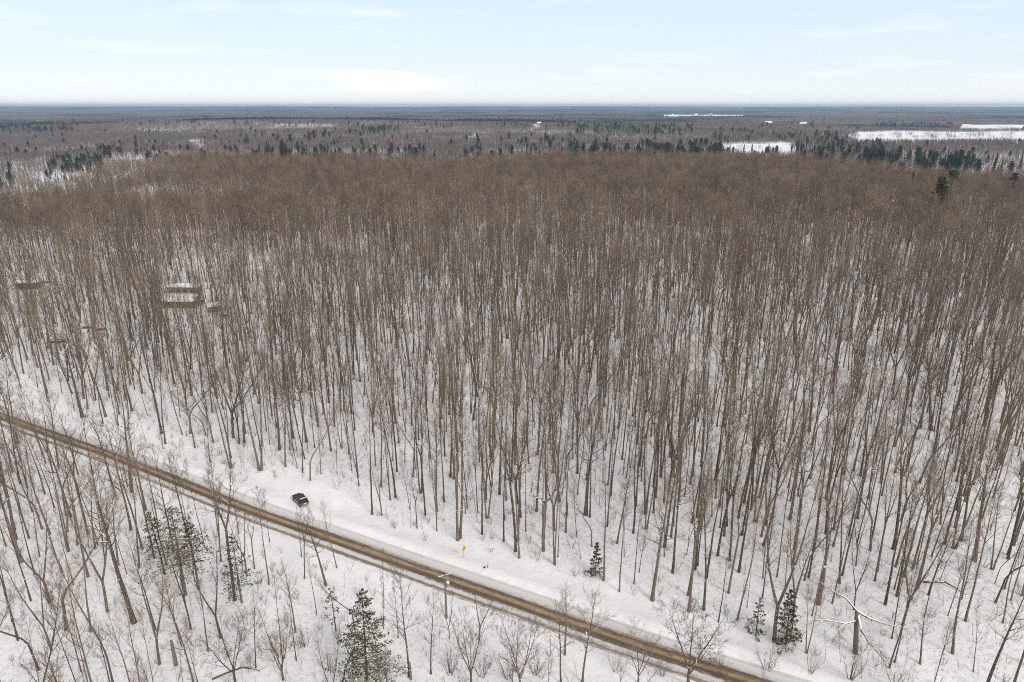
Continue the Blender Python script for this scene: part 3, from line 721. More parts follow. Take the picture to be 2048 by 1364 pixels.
m = np.abs(np.arctan2(bx, by)) < .75; bx, by = bx[m], by[m]; bd = road_d(bx, by)
pr = np.where(beyond_edge(bx, by) & (bd < -7), .62, 0.0); pr = np.where((bd > 6) & (by < 330), np.interp(bx / by, [-.9, -.4, -.1, .5], [.55, .5, .4, .45]), pr)
pr *= sstep(520, 380, np.hypot(bx, by)); pr *= .7 + 1.1 * vn(bx, by, 17, 61)
m = R3.rand(len(bx)) < pr
for kx, ky, kr in KEEPOUT[:len(MANUAL) + 40]: pass
for p in SPECIAL[2:5]: m &= (bx - p[0]) ** 2 + (by - p[1]) ** 2 > 16
bx, by = bx[m], by[m]; n = len(bx); sc = R3.uniform(.55, 1.15, n)
o = scatter("undergrowth", np.stack([bx, by, terrain(bx, by)], 1), np.stack([R3.normal(0, .08, n), R3.normal(0, .08, n), R3.uniform(0, 6.28, n)], 1), np.stack([sc] * 3, 1), R3.randint(0, 6, n), BRUSH_COL)
tag(o, "thin leafless saplings and brush growing between the trees", "undergrowth", kind="stuff")

# ------------------------------------------------------------------ conifers
def conifer(seed, h, rad, n_br, clumps, leaf, base=.18, top_r=.05, asc=0.0, sparse=0.0):
    R = random.Random(seed); T, Cn = MB(), MB()
    P = stem_path((0, 0, -.3), (R.uniform(-.02, .02), R.uniform(-.02, .02), 1), h, R, .015, .03, 8); T.tube(P, [h * .013 * (1 - .92 * i / 8) + .02 for i in range(9)], 6)
    az = 0.0
    for k in range(n_br):
        f = (k + R.random()) / n_br; t = base + (1 - base) * f
        if R.random() < sparse: continue
        p, d = at_path(P, min(t, .999)); az += 2.4 + R.uniform(-.6, .6); L = rad * ((1 - f) ** .8 * .95 + top_r) * R.uniform(.6, 1.15)
        dr = asc + (.45 * f - .12) + R.uniform(-.1, .1); dd = Vector((math.cos(az), math.sin(az), dr)).normalized(); side = Vector((-math.sin(az), math.cos(az), 0))
        e = p + dd * L; T.needle(p, e, .02 + .01 * L)
        for c in range(max(3, int(clumps * (.35 + L / rad)))):
            u = R.uniform(.22, 1.05); w = (1.08 - u) * .55 * L
            q = p + dd * L * u + side * R.uniform(-w, w) + Vector((0, 0, R.uniform(-.12, .10) * L * .6))
            for _ in range(3):
                o = Vector((R.uniform(-1, 1), R.uniform(-1, 1), R.uniform(-.5, .35))).normalized(); s = leaf * R.uniform(.6, 1.3); tip = q + (o + dd * .7).normalized() * s
                pw = perp((tip - q).normalized(), R) * s * .28; n = len(Cn.V)
                Cn.V += [tuple(q - pw * .4), tuple(q + pw * .4), tuple(q.lerp(tip, .55) + pw), tuple(tip), tuple(q.lerp(tip, .55) - pw)]
                Cn.F.append((n, n + 1, n + 2, n + 3, n + 4)); Cn.M.append(0)
    return T, Cn
NEARCON = [  # spot, radius ratio, branches, clumps, sparse, name, label, material
 (0, .44, 70, 15, .12, 'hemlock_tree', 'sparse dark hemlock with snow-flecked foliage, the largest evergreen below the road at left', NEEDLE_OLIVE, .34),
 (1, .30, 46, 12, .15, 'hemlock_tree', 'narrower dark hemlock just right of the largest evergreen at lower left', NEEDLE, .22),
 (2, .36, 64, 20, .05, 'pine_tree', 'dense dark green pine at the bottom left of the utility pole', NEEDLE, .12),
 (3, .30, 16, 5, .4, 'cedar_tree', 'thin olive-tinged evergreen behind the dense green pine', NEEDLE_OLIVE, .25),
 (4, .22, 30, 9, .15, 'fir_tree', 'small fir at the wood edge right of the yellow sign', NEEDLE, .1),
 (5, .26, 24, 8, .3, 'fir_tree', 'smaller ragged fir left of the green fir at lower right', NEEDLE_OLIVE, .05),
 (6, .26, 46, 14, .08, 'fir_tree', 'bushy green fir at the wood edge left of the broken snow-capped tree', NEEDLE, .04)]
for si, rr, nb, cl, sp, nm, lab, mt, bs in NEARCON:
    b, tp = CONIFER_SPOTS[si]; x, y = ground_at(*b); h = height_to(b, tp)
    T, Cn = conifer(900 + si, h, h * rr, int(nb * 1.3), int(cl * (1.8 if si < 2 else 2.5)), .20 if h > 7 else .17, base=bs, sparse=sp)
    e = empty(nm, (x, y, t1(x, y)), 0.0); T.build("trunk", [BARK], e); Cn.build("crown", [mt], e); tag(e, lab, "tree", "evergreens near the road")
# two slimmer companions inside the hemlock clump
for (b, tp, lab, sd) in [((398, 1180), (408, 1040), 'slim hemlock behind the right side of the largest evergreen at lower left', 931), ((330, 1150), (318, 1020), 'slim hemlock behind the left side of the largest evergreen at lower left', 932)]:
    x, y = ground_at(*b); h = height_to(b, tp); T, Cn = conifer(sd, h, h * .27, 50, 18, .22, base=.45, sparse=.2)
    e = empty("hemlock_tree", (x, y, t1(x, y))); T.build("trunk", [BARK], e); Cn.build("crown", [NEEDLE], e); tag(e, lab, "tree", "evergreens near the road")

def far_conifer(seed, h, rad, n, pine=False):
    R = random.Random(seed); b = MB(); b.needle((0, 0, -1), (0, 0, h), .22, 0); az = 0
    for k in range(n):
        f = (k + R.random()) / n; az += 2.4 + R.uniform(-.5, .5); t = (.22 if pine else .08) + (.76 if pine else .9) * f
        L = rad * ((.45 + math.sin(math.pi * min(1, .15 + .8 * f)) * .7) if pine else ((1 - f) ** .85 + .07)) * R.uniform(.65, 1.2)
        p = (0, 0, t * h); q = (L * math.cos(az), L * math.sin(az), t * h + L * (.35 if pine else -.12) * R.uniform(.3, 1.2)); b.needle(p, q, h * (.042 if pine else .04) * R.uniform(.7, 1.2), 1)
        m = tuple((p[i] + q[i]) / 2 for i in range(3)); s = R.choice((-1, 1)) * .9; b.needle(m, (m[0] + L * .5 * math.cos(az + s), m[1] + L * .5 * math.sin(az + s), m[2] + L * .1), h * .028, 1)
    return b
FC_COL = bpy.data.collections.new("far_conifer_library"); FCM = []
for i, (h, rd_, n, pine, mt) in enumerate([(17, 3.2, 60, False, FARNEEDLE), (15, 2.6, 56, False, FARNEEDLE), (18, 3.8, 56, True, FARNEEDLE), (16, 4.2, 60, True, FARNEEDLE), (13, 2.6, 46, False, FARNEEDLE), (7, 2.2, 36, False, SNOWYNEEDLE)]):
    me = far_conifer(700 + i, h, rd_, n, pine).mesh("conifer", [BARK, mt]); FCM.append((me, h)); FC_COL.objects.link(bpy.data.objects.new("far_conifer_%d" % i, me))
R4 = np.random.RandomState(31)
SHIFT = 1.34
BANDS = [  # x0 x1 y0 y1 (feet, photograph pixels) count scale small label
 (1140, 1450, 302, 315, 150, 1.05, 0, 'conifer in the dense stand left of narrow snow field'),
 (1290, 1460, 296, 306, 70, 1.0, 0, 'conifer in the dense stand left of narrow snow field'),
 (1450, 1600, 303, 309, 30, .75, 0, 'low conifer along the near edge of the narrow snow field'),
 (1590, 1665, 306, 326, 38, 1.05, 0, 'conifer in the loose group right of the narrow snow field'),
 (1590, 1700, 288, 304, 70, .9, 0, 'conifer in the band behind the narrow snow field'),
 (1680, 1765, 308, 332, 40, 1.05, 0, 'conifer in the scattered row below wide snow field'),
 (1735, 1835, 325, 342, 46, 1.12, 0, 'conifer in the left dark clump at the right canopy edge'),
 (1840, 1930, 325, 346, 46, 1.12, 0, 'conifer in the right dark clump at the right canopy edge'),
 (1940, 2048, 325, 352, 14, 1.0, 0, 'conifer standing apart near the right frame edge'),
 (505, 668, 306, 318, 62, 1.05, 0, 'conifer in the dark stand behind canopy, left of centre'),
 (195, 335, 296, 314, 24, .9, 0, 'tall conifer behind the small snowy clearing at left'),
 (255, 385, 318, 326, 16, .7, 0, 'round dark conifer beside the small snowy clearing at left'),
 (-5, 30, 345, 385, 12, .72, 0, 'dark conifer at the left frame edge below the plain'),
 (90, 205, 334, 352, 40, .55, 0, 'dark conifer by the snowy field at left'),
 (105, 205, 318, 336, 110, .66, 0, 'conifer in the band above the left snowy fields'),
 (0, 160, 258, 270, 90, 1.0, 0, None), (660, 1000, 292, 318, 48, .95, 0, 'lone conifer among grey trees on central plain'),
 (930, 1150, 300, 318, 14, .9, 0, 'lone conifer just behind the brown woods, centre'),
 (700, 800, 265, 273, 55, .9, 0, None), (860, 1000, 235, 247, 60, 1.0, 0, None), (1000, 1250, 235, 266, 190, 1.0, 0, None), (1150, 1385, 258, 275, 130, 1.0, 0, None),
 (1420, 1505, 266, 290, 50, .9, 0, None), (1500, 1700, 272, 286, 46, .9, 0, None), (1750, 1905, 251, 260, 110, 1.0, 0, None), (1540, 1650, 239, 252, 50, 1.0, 0, None),
 (1000, 1150, 284, 300, 26, 1.0, 0, None), (430, 700, 268, 290, 34, 1.0, 0, None), (1700, 1760, 286, 300, 20, .8, 0, None), (320, 480, 268, 282, 90, 1.0, 1, None), (500, 735, 282, 296, 150, 1.0, 1, None), (800, 935, 306, 318, 110, 1.0, 1, None),
 (0, 2048, 262, 312, 330, .8, 0, None), (0, 2048, 236, 262, 520, .95, 0, None), (0, 200, 300, 335, 40, .8, 1, None)]
cx_, cy_, cs_, cv_, cl_ = [], [], [], [], []
for (x0, x1, y0, y1, n, sc, small, lab) in BANDS:
    for _ in range(n if lab else int(n * 1.6)):
        p = ground_at(R4.uniform(x0, x1), R4.uniform(y0, y1 + (9 if y1 > 286 else 0)), PLAIN)
        if lab is None and bool(field_mask(np.array([p[0]]), np.array([p[1]]))[0]): continue
        cx_.append(p[0]); cy_.append(p[1]); cs_.append(sc * SHIFT * R4.uniform(.62, 1.15)); cv_.append(5 if small else R4.randint(0, 5)); cl_.append(lab)
cx_ = np.array(cx_); cy_ = np.array(cy_); cs_ = np.array(cs_); cv_ = np.array(cv_); cz_ = terrain(cx_, cy_) - .2
# keep off the plateau woods
ok = np.hypot(cx_, cy_) > plateau_R(cx_, cy_) + 20
LONE = [((1885, 404), (1885, 356), 3, 'green pine standing alone above the brown treetops at right'), ((1826, 372), (1828, 341), 1, 'narrow conifer standing left of the lone green pine'),
        ((1908, 366), (1908, 338), 3, 'small dark conifer behind the lone green pine'), ((2030, 378), (2032, 343), 2, 'dark conifer right of the lone green pine, by the frame edge')]
for b, tp, v, lab in LONE:      # their feet are hidden in the woods: found from the tops
    d = ray(*tp); hh = 33.5 if v == 3 and b[0] == 1885 else 29.0; t = (hh - CAM_H) / d[2]; x, y = d[0] * t, d[1] * t
    if b[0] == 1885:
        T, Cn = conifer(960, hh + 1, 5.4, 90, 18, .8, base=.45, top_r=.35, asc=.2); e = empty("pine_tree", (x, y, t1(x, y))); T.build("trunk", [BARK], e); Cn.build("crown", [NEEDLE_OLIVE], e)
    else:
        e = obj("conifer", FCM[v][0], None, (x, y, t1(x, y)), (0, 0, 1), ((hh + .5) / FCM[v][1] * .8,) * 2 + ((hh + .5) / FCM[v][1],))
    tag(e, lab, "tree", "conifers rising above the brown woods")
has = np.array([l is not None for l in cl_]) & ok
dist = np.hypot(cx_, cy_); cand = np.nonzero(has)[0]; cand = cand[np.argsort(dist[cand] / cs_[cand])][:285]
isc = np.zeros(len(cx_), bool); isc[cand] = True
grp = {}
for i in cand: grp.setdefault(cl_[i], []).append((cx_[i] / cy_[i], i))
for base, L in grp.items():
    for lab, (_, i) in single_out(base, L):
        me, h = FCM[cv_[i]]; s = cs_[i]
        o = obj("conifer", me, None, (cx_[i], cy_[i], cz_[i]), (0, 0, random.uniform(0, 6.28)), (s * random.uniform(.85, 1.15), s, s))
        tag(o, lab, "tree", base)
m = ok & ~isc
n = m.sum(); sc = cs_[m]
o = scatter("conifer_stands", np.stack([cx_[m], cy_[m], cz_[m]], 1), np.stack([np.zeros(n), np.zeros(n), R4.uniform(0, 6.28, n)], 1), np.stack([sc] * 3, 1), cv_[m], FC_COL)
tag(o, "far dark conifers scattered in stands over the wooded plain", "trees", kind="stuff")

# ------------------------------------------------------------------ bare woods of the plain
CL_COL = bpy.data.collections.new("clump_library")
for i in range(6):
    R = random.Random(800 + i); b = MB(); pale = i >= 4
    for k in range(13):
        x, y = R.uniform(-11, 11), R.uniform(-11, 11); h = R.uniform(10, 17); P0 = Vector((x, y, -1)); tp = Vector((x + R.uniform(-.6, .6), y + R.uniform(-.6, .6), h))
        b.needle(P0, tp, .15 if not pale else .17, 0)
        for j in range(30):
            t = R.uniform(.42, .96); p = P0.lerp(tp, t); a = R.uniform(0, 6.28); L = R.uniform(1.6, 3.6) * (1.25 - .6 * t) * (.65 if pale else 1)
            b.needle(p, p + Vector((math.cos(a) * .62, math.sin(a) * .62, .8)) * L, .075 if not pale else .055, 1)
    CL_COL.objects.link(bpy.data.objects.new("clump_%d" % i, b.mesh("clump", [PALEBARK if pale else BARK, GREYTWIG if i % 2 or pale else MAUVETWIG])))
R5 = np.random.RandomState(41)
x, y = jgrid(16.0, -3000, 3000, 300, 3800, R5); rr = np.hypot(x, y)
m = (np.abs(np.arctan2(x, y)) < .76) & (rr > plateau_R(x, y) + 18) & (rr < 3800); x, y = x[m], y[m]; rr = rr[m]
dn = .98 - .62 * sstep(.64, .76, fbm(x, y, 260, 71, 3)); m = (R5.rand(len(x)) < dn) & (~field_mask(x, y) | (R5.rand(len(x)) < .07 * (vn(x, y, 120, 79) > .6))); x, y = x[m], y[m]; n = len(x)
tone = fbm(x, y, 420, 72, 3) + R5.normal(0, .05, n); vid = np.where(tone > .60, R5.randint(4, 6, n), np.where(tone > .5, 1 + 2 * R5.randint(0, 2, n), 2 * R5.randint(0, 2, n)))
lowh = .60 + .45 * fbm(x, y, 300, 73, 2); s = R5.uniform(.85, 1.12, n)
o = scatter("woods_on_the_plain", np.stack([x, y, terrain(x, y) - .3], 1), np.stack([np.zeros(n), np.zeros(n), R5.uniform(0, 6.28, n)], 1), np.stack([s, s, s * lowh], 1), vid, CL_COL)
tag(o, "far grey-brown bare woods covering the plain", "trees", kind="stuff")

def far_canopy_mat():
    m, nt, b = mat("far_woodland")
    ge = N(nt, "ShaderNodeNewGeometry"); at = N(nt, "ShaderNodeAttribute", attribute_name="conif")
    n1 = N(nt, "ShaderNodeTexNoise", Scale=0.09, Detail=4.0, Roughness=.75); nt.links.new(ge.outputs['Position'], n1.inputs['Vector'])
    n2 = N(nt, "ShaderNodeTexNoise", Scale=0.0013, Detail=4.0); nt.links.new(ge.outputs['Position'], n2.inputs['Vector'])
    c1 = ramp(nt, n1.outputs['Fac'], [(.35, (.072, .054, .052)), (.65, (.150, .117, .110))])
    c2 = ramp(nt, n1.outputs['Fac'], [(.35, (.105, .086, .078)), (.68, (.21, .18, .165))])
    c = mixc(nt, ramp(nt, n2.outputs['Fac'], [(.48, g3(0)), (.62, g3(1))]), c1, c2)
    c = mixc(nt, at.outputs['Fac'], c, (.030, .045, .032))
    nt.links.new(c, b.inputs['Base Color']); b.inputs['Roughness'].default_value = 1; b.inputs['Specular IOR Level'].default_value = 0
    return m
def conif_patch(x, y): return sstep(.535, .57, fbm(x, y, 800, 91, 4) + .02 * (vn(x, y, 60, 92) - .5)) * (y > 0)
def canopy_z(x, y):
    h = terrain(x, y); r_ = np.hypot(x, y); rough = RNG.uniform(0, 1, np.shape(x))
    op = sstep(.635, .68, fbm(x, y, 520, 93, 4))               # clearings
    op = np.maximum(op, field_mask(x, y).astype(float)); op = np.where(r_ > 11000, op * .5, op)
    top = 10 + 5 * vn(x, y, 400, 94) + 4.5 * rough + 4 * conif_patch(x, y) * rough
    return h + top * (1 - op) - 6 * op
azc = np.linspace(-.86, .86, 1000); rrc = 3500 * 1.0095 ** np.arange(0, 245)
o = obj("distant_woodland", grid_mesh("distant_woodland", azc, rrc, canopy_z, [far_canopy_mat()], {"conif": conif_patch})); tag(o, "far woodland rolling to the horizon", "woodland", kind="stuff")
o.data.polygons.foreach_set("use_smooth", np.zeros(len(o.data.polygons), bool))

# ------------------------------------------------------------------ shrubs, weeds, broken trees
def at_plane(px, py, Yp):                     # the point a pixel's line of sight meets at the distance Yp
    d = ray(px, py); k = Yp / d[1]; return Vector((d[0] * k, Yp, CAM_H + d[2] * k))
SHRUB = []
for i in range(3):
    R = random.Random(1200 + i); b = MB()
    for sidx in range(9 + 2 * i):
        a = R.uniform(0, 6.28); P = stem_path((.2 * math.cos(a), .2 * math.sin(a), -.15), (R.uniform(.2, .6) * math.cos(a), R.uniform(.2, .6) * math.sin(a), 1), R.uniform(2.4, 4.2), R, .1, .05, 4)
        b.tube(P, [.035, .028, .02, .014, .006], 3)
        for k in range(10):
            p, dd = at_path(P, R.uniform(.3, .98)); pp = perp(dd, R); q = p + (dd + pp * .7).normalized() * R.uniform(.5, 1.3); b.needle(p, q, .011)
            for _ in range(2): m_ = p.lerp(q, R.uniform(.4, .9)); b.needle(m_, m_ + (dd + perp(dd, R) * .8).normalized() * R.uniform(.25, .6), .007)
    SHRUB.append(b.mesh("shrub", [TWIGR]))
NTH = ['first', 'second', 'third', 'fourth', 'fifth', 'sixth', 'seventh', 'eighth', 'ninth', 'tenth', 'eleventh', 'twelfth', 'thirteenth', 'fourteenth', 'fifteenth', 'sixteenth']
for n, (qx, qy, sc) in enumerate(sorted([(500, 1335, .8), (560, 1310, .9), (612, 1290, .9), (655, 1335, 1.0), (770, 1348, .8), (900, 1348, 1.1), (965, 1352, 1.2), (1015, 1356, 1.2), (1070, 1348, 1.0), (1232, 1345, .9), (1325, 1356, .9), (1445, 1352, 1.0), (1535, 1338, 1.3), (1620, 1350, .9), (1700, 1362, 1.2), (1790, 1372, 1.1)])):
    x, y = ground_at(qx, qy); o = obj("shrub", SHRUB[n % 3], None, (x, y, t1(x, y)), (0, 0, n * 1.3), (sc, sc, sc)); tag(o, NTH[n] + " leafless shrub from the left along the bottom of the picture", "shrub", "leafless shrubs along the bottom")
for n, (qx, qy, sc) in enumerate([(420, 930, .5), (790, 1052, .5), (850, 1078, .5), (1150, 1150, .5), (1500, 1262, .7)]):
    x, y = ground_at(qx, qy); o = obj("shrub", SHRUB[(n + 1) % 3], None, (x, y, t1(x, y)), (0, 0, n * 2.1), (sc, sc, sc)); tag(o, NTH[n] + " small shrub from the left at the foot of the wood edge", "shrub", "small shrubs at the wood edge")
x, y = ground_at(975, 1137); b = MB(); R = random.Random(5)
for k in range(9): a = k * .7; b.needle((.05 * math.cos(a), .05 * math.sin(a), -.05), (.4 * math.cos(a) * R.random(), .4 * math.sin(a) * R.random(), R.uniform(.5, 1.2)), .03)
o = b.build("dried_weed", [DEADWOOD], None, loc=(x, y, t1(x, y))); tag(o, "dried weed tuft poking out of the snowy verge", "weed")
b = MB(); b.tube([(0, 0, -.1), (0, .02, .12), (.02, .03, .27), (.03, .03, .32)], [.17, .19, .12, .02], 7)
o = b.build("rock", [simple("dark_rock", (.03, .028, .026), .9)], None, loc=(x - .55, y - .2, t1(x, y))); tag(o, "small dark rock beside the dried weed on the snowy verge", "rock")

def limb_set(name, base_px, trunk_px, trunk_r, limbs, label, tm, lm, seed, twig_n=26):
    X0, Y0 = ground_at(*base_px); R = random.Random(seed); O = Vector((X0, Y0, t1(X0, Y0)))
    e = empty(name, O); T, Cn, Tw = MB(), MB(), MB()
    P = [Vector((0, 0, -.3))] + [at_plane(qx, qy, Y0) - O for qx, qy in trunk_px]
    T.tube(P, [trunk_r * (1.15 - .35 * i / (len(P) - 1)) for i in range(len(P))], 8, cap=True); T.build("trunk", [tm], e, smooth=True)
    for pts, r0 in limbs:
        Q = []
        for (qx, qy, dy) in pts:
            v = at_plane(qx, qy, Y0 + dy) - O
            if v.z < .05: g = ground_at(qx, qy); v = Vector((g[0], g[1], O.z + .05)) - O
            Q.append(v)
        m_ = MB(); m_.tube(Q, [r0 * (1 - .75 * i / (len(Q) - 1)) for i in range(len(Q))], 6, cap=True); m_.build("limb", [lm], e)
        for k in range(twig_n):
            p, dd = at_path(Q, R.uniform(.3, .99)); pp = perp(dd, R); L = R.uniform(.8, 2.6); q = p + (dd + pp * .9 + Vector((0, 0, .1))).normalized() * L
            if q.z < .05: q.z = .1
            Tw.needle(p, q, .03); h_ = p.lerp(q, .5)
            for _ in range(3): w = h_.lerp(q, R.random()); z_ = w + (dd + perp(dd, R)).normalized() * R.uniform(.4, 1.1); z_.z = max(z_.z, .05); Tw.needle(w, z_, .013)
    Tw.build("twigs", [TWIG], e); tag(e, label, "tree"); return e
LS = bark_mat("snow_laden_limb", (.10, .075, .055), (.18, .14, .105), snow_n=(.3, .3))
limb_set("broken_tree", (1711, 1306), [(1712, 1275), (1713, 1240), (1714, 1222)], .33,
         [([(1714, 1222, 0), (1692, 1196, 1), (1662, 1180, 2), (1638, 1162, 2)], .17), ([(1712, 1241, 0), (1690, 1247, -1), (1672, 1243, -1), (1648, 1239, -2), (1625, 1240, -2)], .17),
          ([(1690, 1247, -1), (1678, 1258, -2), (1683, 1276, -3)], .1), ([(1714, 1222, 0), (1738, 1236, 0), (1775, 1249, 1), (1818, 1257, 2)], .24),
          ([(1716, 1228, 0), (1722, 1258, -1), (1738, 1285, -2), (1775, 1328, -4)], .2), ([(1738, 1285, -2), (1760, 1300, -3), (1778, 1328, -4)], .08)],
         "broken thick trunk with snow-capped top and fallen snowy limbs at lower right", DEADWOOD, LS, 71)
limb_set("fork_topped_tree", (1087, 1104), [(1086, 1075), (1088, 1040), (1090, 1006)], .28,
         [([(1090, 1006, 0), (1082, 997, 0), (1069, 994, 0), (1062, 985, 1), (1066, 960, 1)], .17), ([(1090, 1006, 0), (1098, 998, 0), (1109, 983, 0), (1112, 968, 1), (1124, 948, 1)], .18), ([(1109, 983, 0), (1120, 972, -1), (1128, 962, -1)], .08)],
         "low bare tree with a snowy Y-shaped fork inside the wood edge right of centre", BARK, LIMBSNOW, 72, 16)
limb_set("leaning_sapling", (683, 1366), [(690, 1340), (703, 1306)], .12,
         [([(703, 1306, 0), (712, 1285, 0), (733, 1262, 0)], .09), ([(703, 1306, 0), (728, 1280, -.5), (762, 1244, -.5)], .07), ([(695, 1325, 0), (715, 1338, -1), (738, 1348, -1)], .07), ([(701, 1312, 0), (690, 1290, 0), (702, 1266, 0)], .06)],
         "snow-lined crooked sapling in front of the dense green pine", BARK, LS, 73, 10)
LBL = ["broken dead trunk with a snow cap, right woods left of the broken tree", "short jagged dead snag at lower left near the bottom edge", "short orange-brown dead stump in the woods right of centre", "dead stump post in the woods above the road sign",
       "small dead stump beside the dense green pine", "dead stump in the woods near the right frame edge"]
for (b_, tp, r0), lab in zip(SNAG_SPOTS, LBL):
    x, y = ground_at(*b_); h = height_to(b_, tp); R = random.Random(int(x * 7)); e = empty("dead_snag", (x, y, t1(x, y)), R.uniform(0, 6))
    T = MB(); T.tube([(0, 0, -.2), (.02, 0, h * .4), (.05, .02, h * .8), (.06, .05, h)], [r0 * 1.15, r0, r0 * .9, r0 * .55], 8, cap=True)
    T.needle((.1, .05, h * .9), (.16, .1, h + .8), r0 * .4); T.needle((-.05, 0, h * .6), (-.9, .2, h * .8), .06); T.build("trunk", [DEADWOOD], e)
    S = MB(); S.tube([(.06, .05, h - .02), (.06, .05, h + .12), (.06, .05, h + .2)], [r0 * .6, r0 * .5, .02], 7); S.build("snow_cap", [SNOWCAP], e); tag(e, lab, "dead tree", "dead snags and stumps")

for qa, qb, r0, lab in [((424, 1358), (520, 1340), .13, "bent fallen trunk lying on the snow at the bottom, left of the green pine"), ((1845, 1172), (1930, 1196), .16, "fallen trunk lying on the snow in the right woods")]:
    A = Vector((*ground_at(*qa), 0)); B = Vector((*ground_at(*qb), 0)); A.z = t1(A.x, A.y); B.z = t1(B.x, B.y); O = A.copy(); Mid = A.lerp(B, .5) + Vector((.6, .9, .5))
    e = empty("fallen_log", O); b = MB(); P = [Vector((0, 0, .1)), A.lerp(Mid, .5) - O + Vector((0, 0, .15)), Mid - O, Mid.lerp(B, .5) - O + Vector((0, 0, .1)), B - O + Vector((0, 0, .05))]
    b.tube(P, [r0, r0 * .9, r0 * .8, r0 * .6, r0 * .35], 7, cap=True); b.build("trunk", [LIMB], e); b = MB(); R = random.Random(3)
    for k in range(8): p, dd = at_path(P, R.uniform(.4, .99)); b.needle(p, p + (dd + perp(dd, R) + Vector((0, 0, .5))).normalized() * R.uniform(.8, 2), .03)
    b.build("branch_stubs", [TWIG], e); tag(e, lab, "log")

# ------------------------------------------------------------------ utility pole and road sign
WOOD = bark_mat("weathered_pole_wood", (.13, .105, .085), (.24, .20, .165)); METAL = simple("galvanised_steel", (.42, .43, .44), .45, .6); PORC = simple("porcelain", (.62, .60, .57), .3)
x, y = ground_at(893, 1236); h = height_to((893, 1236), (888, 1148)); e = empty("utility_pole", (x, y, t1(x, y)), .45)
b = MB(); b.tube([(0, 0, -.4), (0, 0, h * .5), (0, 0, h)], [.19, .16, .12], 10, cap=True); b.build("pole", [WOOD], e, smooth=False)
b = MB(); b.box((0, .14, h - .35), (2.1, .1, .12)); ca = b.build("crossarm", [WOOD], e)
b = MB(); b.box((0, .14, h - .27), (2.0, .1, .05)); b.build("snow_cap", [SNOWCAP], e)
for ix in (-.95, -.45, .95):
    b = MB(); b.tube([(ix, .14, h - .29), (ix, .14, h - .18), (ix, .14, h - .1), (ix, .14, h - .04)], [.035, .09, .07, .02], 8, cap=True); b.build("insulator", [PORC], e)
for s in (-1, 1): b = MB(); b.tube([(0, .1, h - 1.0), (s * .65, .14, h - .4)], [.025, .025], 5); b.build("brace", [METAL], e)
b = MB(); b.tube([(.42, 0, h - 2.5), (.42, 0, h - 2.42), (.42, 0, h - 1.75), (.42, 0, h - 1.65)], [.2, .27, .27, .18], 12, cap=True); tr = b.build("transformer", [METAL], e)
b = MB(); b.tube([(.42, 0, h - 1.66), (.42, 0, h - 1.5), (.42, 0, h - 1.4)], [.26, .22, .03], 10); b.build("snow_cap", [SNOWCAP], e)
b = MB(); b.box((.2, 0, h - 2.05), (.3, .08, .5)); b.build("bracket", [METAL], e); tag(e, "wooden utility pole with crossarm and grey transformer in front of the road", "utility pole")

YELLOW = simple("sign_yellow", (.80, .43, .02), .5, var=.05); BLACK = simple("sign_black", (.02, .02, .02), .5)
x, y = ground_at(928, 1113); e = empty("road_sign", (x, y, t1(x, y)), math.atan2(.87, .5) - 0.12)     # local -Y is the face
e.rotation_euler[2] = math.radians(52)
b = MB(); b.box((0, .03, 1.2), (.07, .05, 2.5)); b.build("post", [METAL], e)
b = MB(); a = .60; b.add([(0, 0, 1.82 - a), (a, 0, 1.82), (0, 0, 1.82 + a), (-a, 0, 1.82), (0, -.02, 1.82 - a), (a, -.02, 1.82), (0, -.02, 1.82 + a), (-a, -.02, 1.82)], [(0, 1, 2, 3), (7, 6, 5, 4), (0, 4, 5, 1), (1, 5, 6, 2), (2, 6, 7, 3), (3, 7, 4, 0)])
pn = b.build("sign_panel", [YELLOW], e)
b = MB(); pts = [(-.04, 1.48), (-.04, 1.70), (.14, 1.84), (.14, 2.0)]
for (u0, v0), (u1, v1) in zip(pts[:-1], pts[1:]):
    dx, dz = u1 - u0, v1 - v0; l = math.hypot(dx, dz); nx, nz = -dz / l * .05, dx / l * .05
    b.add([(u0 + nx, -.025, v0 + nz), (u0 - nx, -.025, v0 - nz), (u1 - nx, -.025, v1 - nz), (u1 + nx, -.025, v1 + nz)], [(0, 1, 2, 3)])
b.add([(.02, -.026, 1.98), (.26, -.026, 1.98), (.14, -.026, 2.16)], [(0, 1, 2)]); b.build("arrow_symbol", [BLACK], pn); tag(e, "yellow diamond warning sign with black arrow on the snowy verge", "road sign")

# ------------------------------------------------------------------ vehicles
def car_paint(name, col, dirt):
    m, nt, b = mat(name); tc = N(nt, "ShaderNodeTexCoord"); se = N(nt, "ShaderNodeSeparateXYZ"); nt.links.new(tc.outputs['Object'], se.inputs[0])
    no = N(nt, "ShaderNodeTexNoise", Scale=3.0, Detail=3.0); nt.links.new(tc.outputs['Object'], no.inputs['Vector'])
    f = mth(nt, 'SUBTRACT', 1.1, mth(nt, 'ADD', se.outputs['Z'], mth(nt, 'MULTIPLY', no.outputs['Fac'], .5)))
    f = mth(nt, 'MINIMUM', mth(nt, 'MAXIMUM', mth(nt, 'MULTIPLY', f, 2.2), 0.0), .85)      # road salt and mud splashed on the lower body
    nt.links.new(mixc(nt, f, col, dirt), b.inputs['Base Color']); b.inputs['Roughness'].default_value = .3; b.inputs['Coat Weight'].default_value = .4; return m
GLASS = simple("tinted_glass", (.012, .013, .015), .08, var=.02, spec=.6); RUB = simple("tyre_rubber", (.022, .021, .020), .85); RIM = simple("alloy_rim", (.38, .37, .36), .4, .7)
RED = simple("tail_lamp_red", (.35, .02, .015), .3); LAMP = simple("lamp_glass", (.7, .7, .68), .15); PLATE = simple("plate_white", (.7, .7, .72), .5); TRIM = simple("black_trim", (.02, .02, .02), .6)
MUD = simple("salt_mud", (.36, .27, .17), .9)
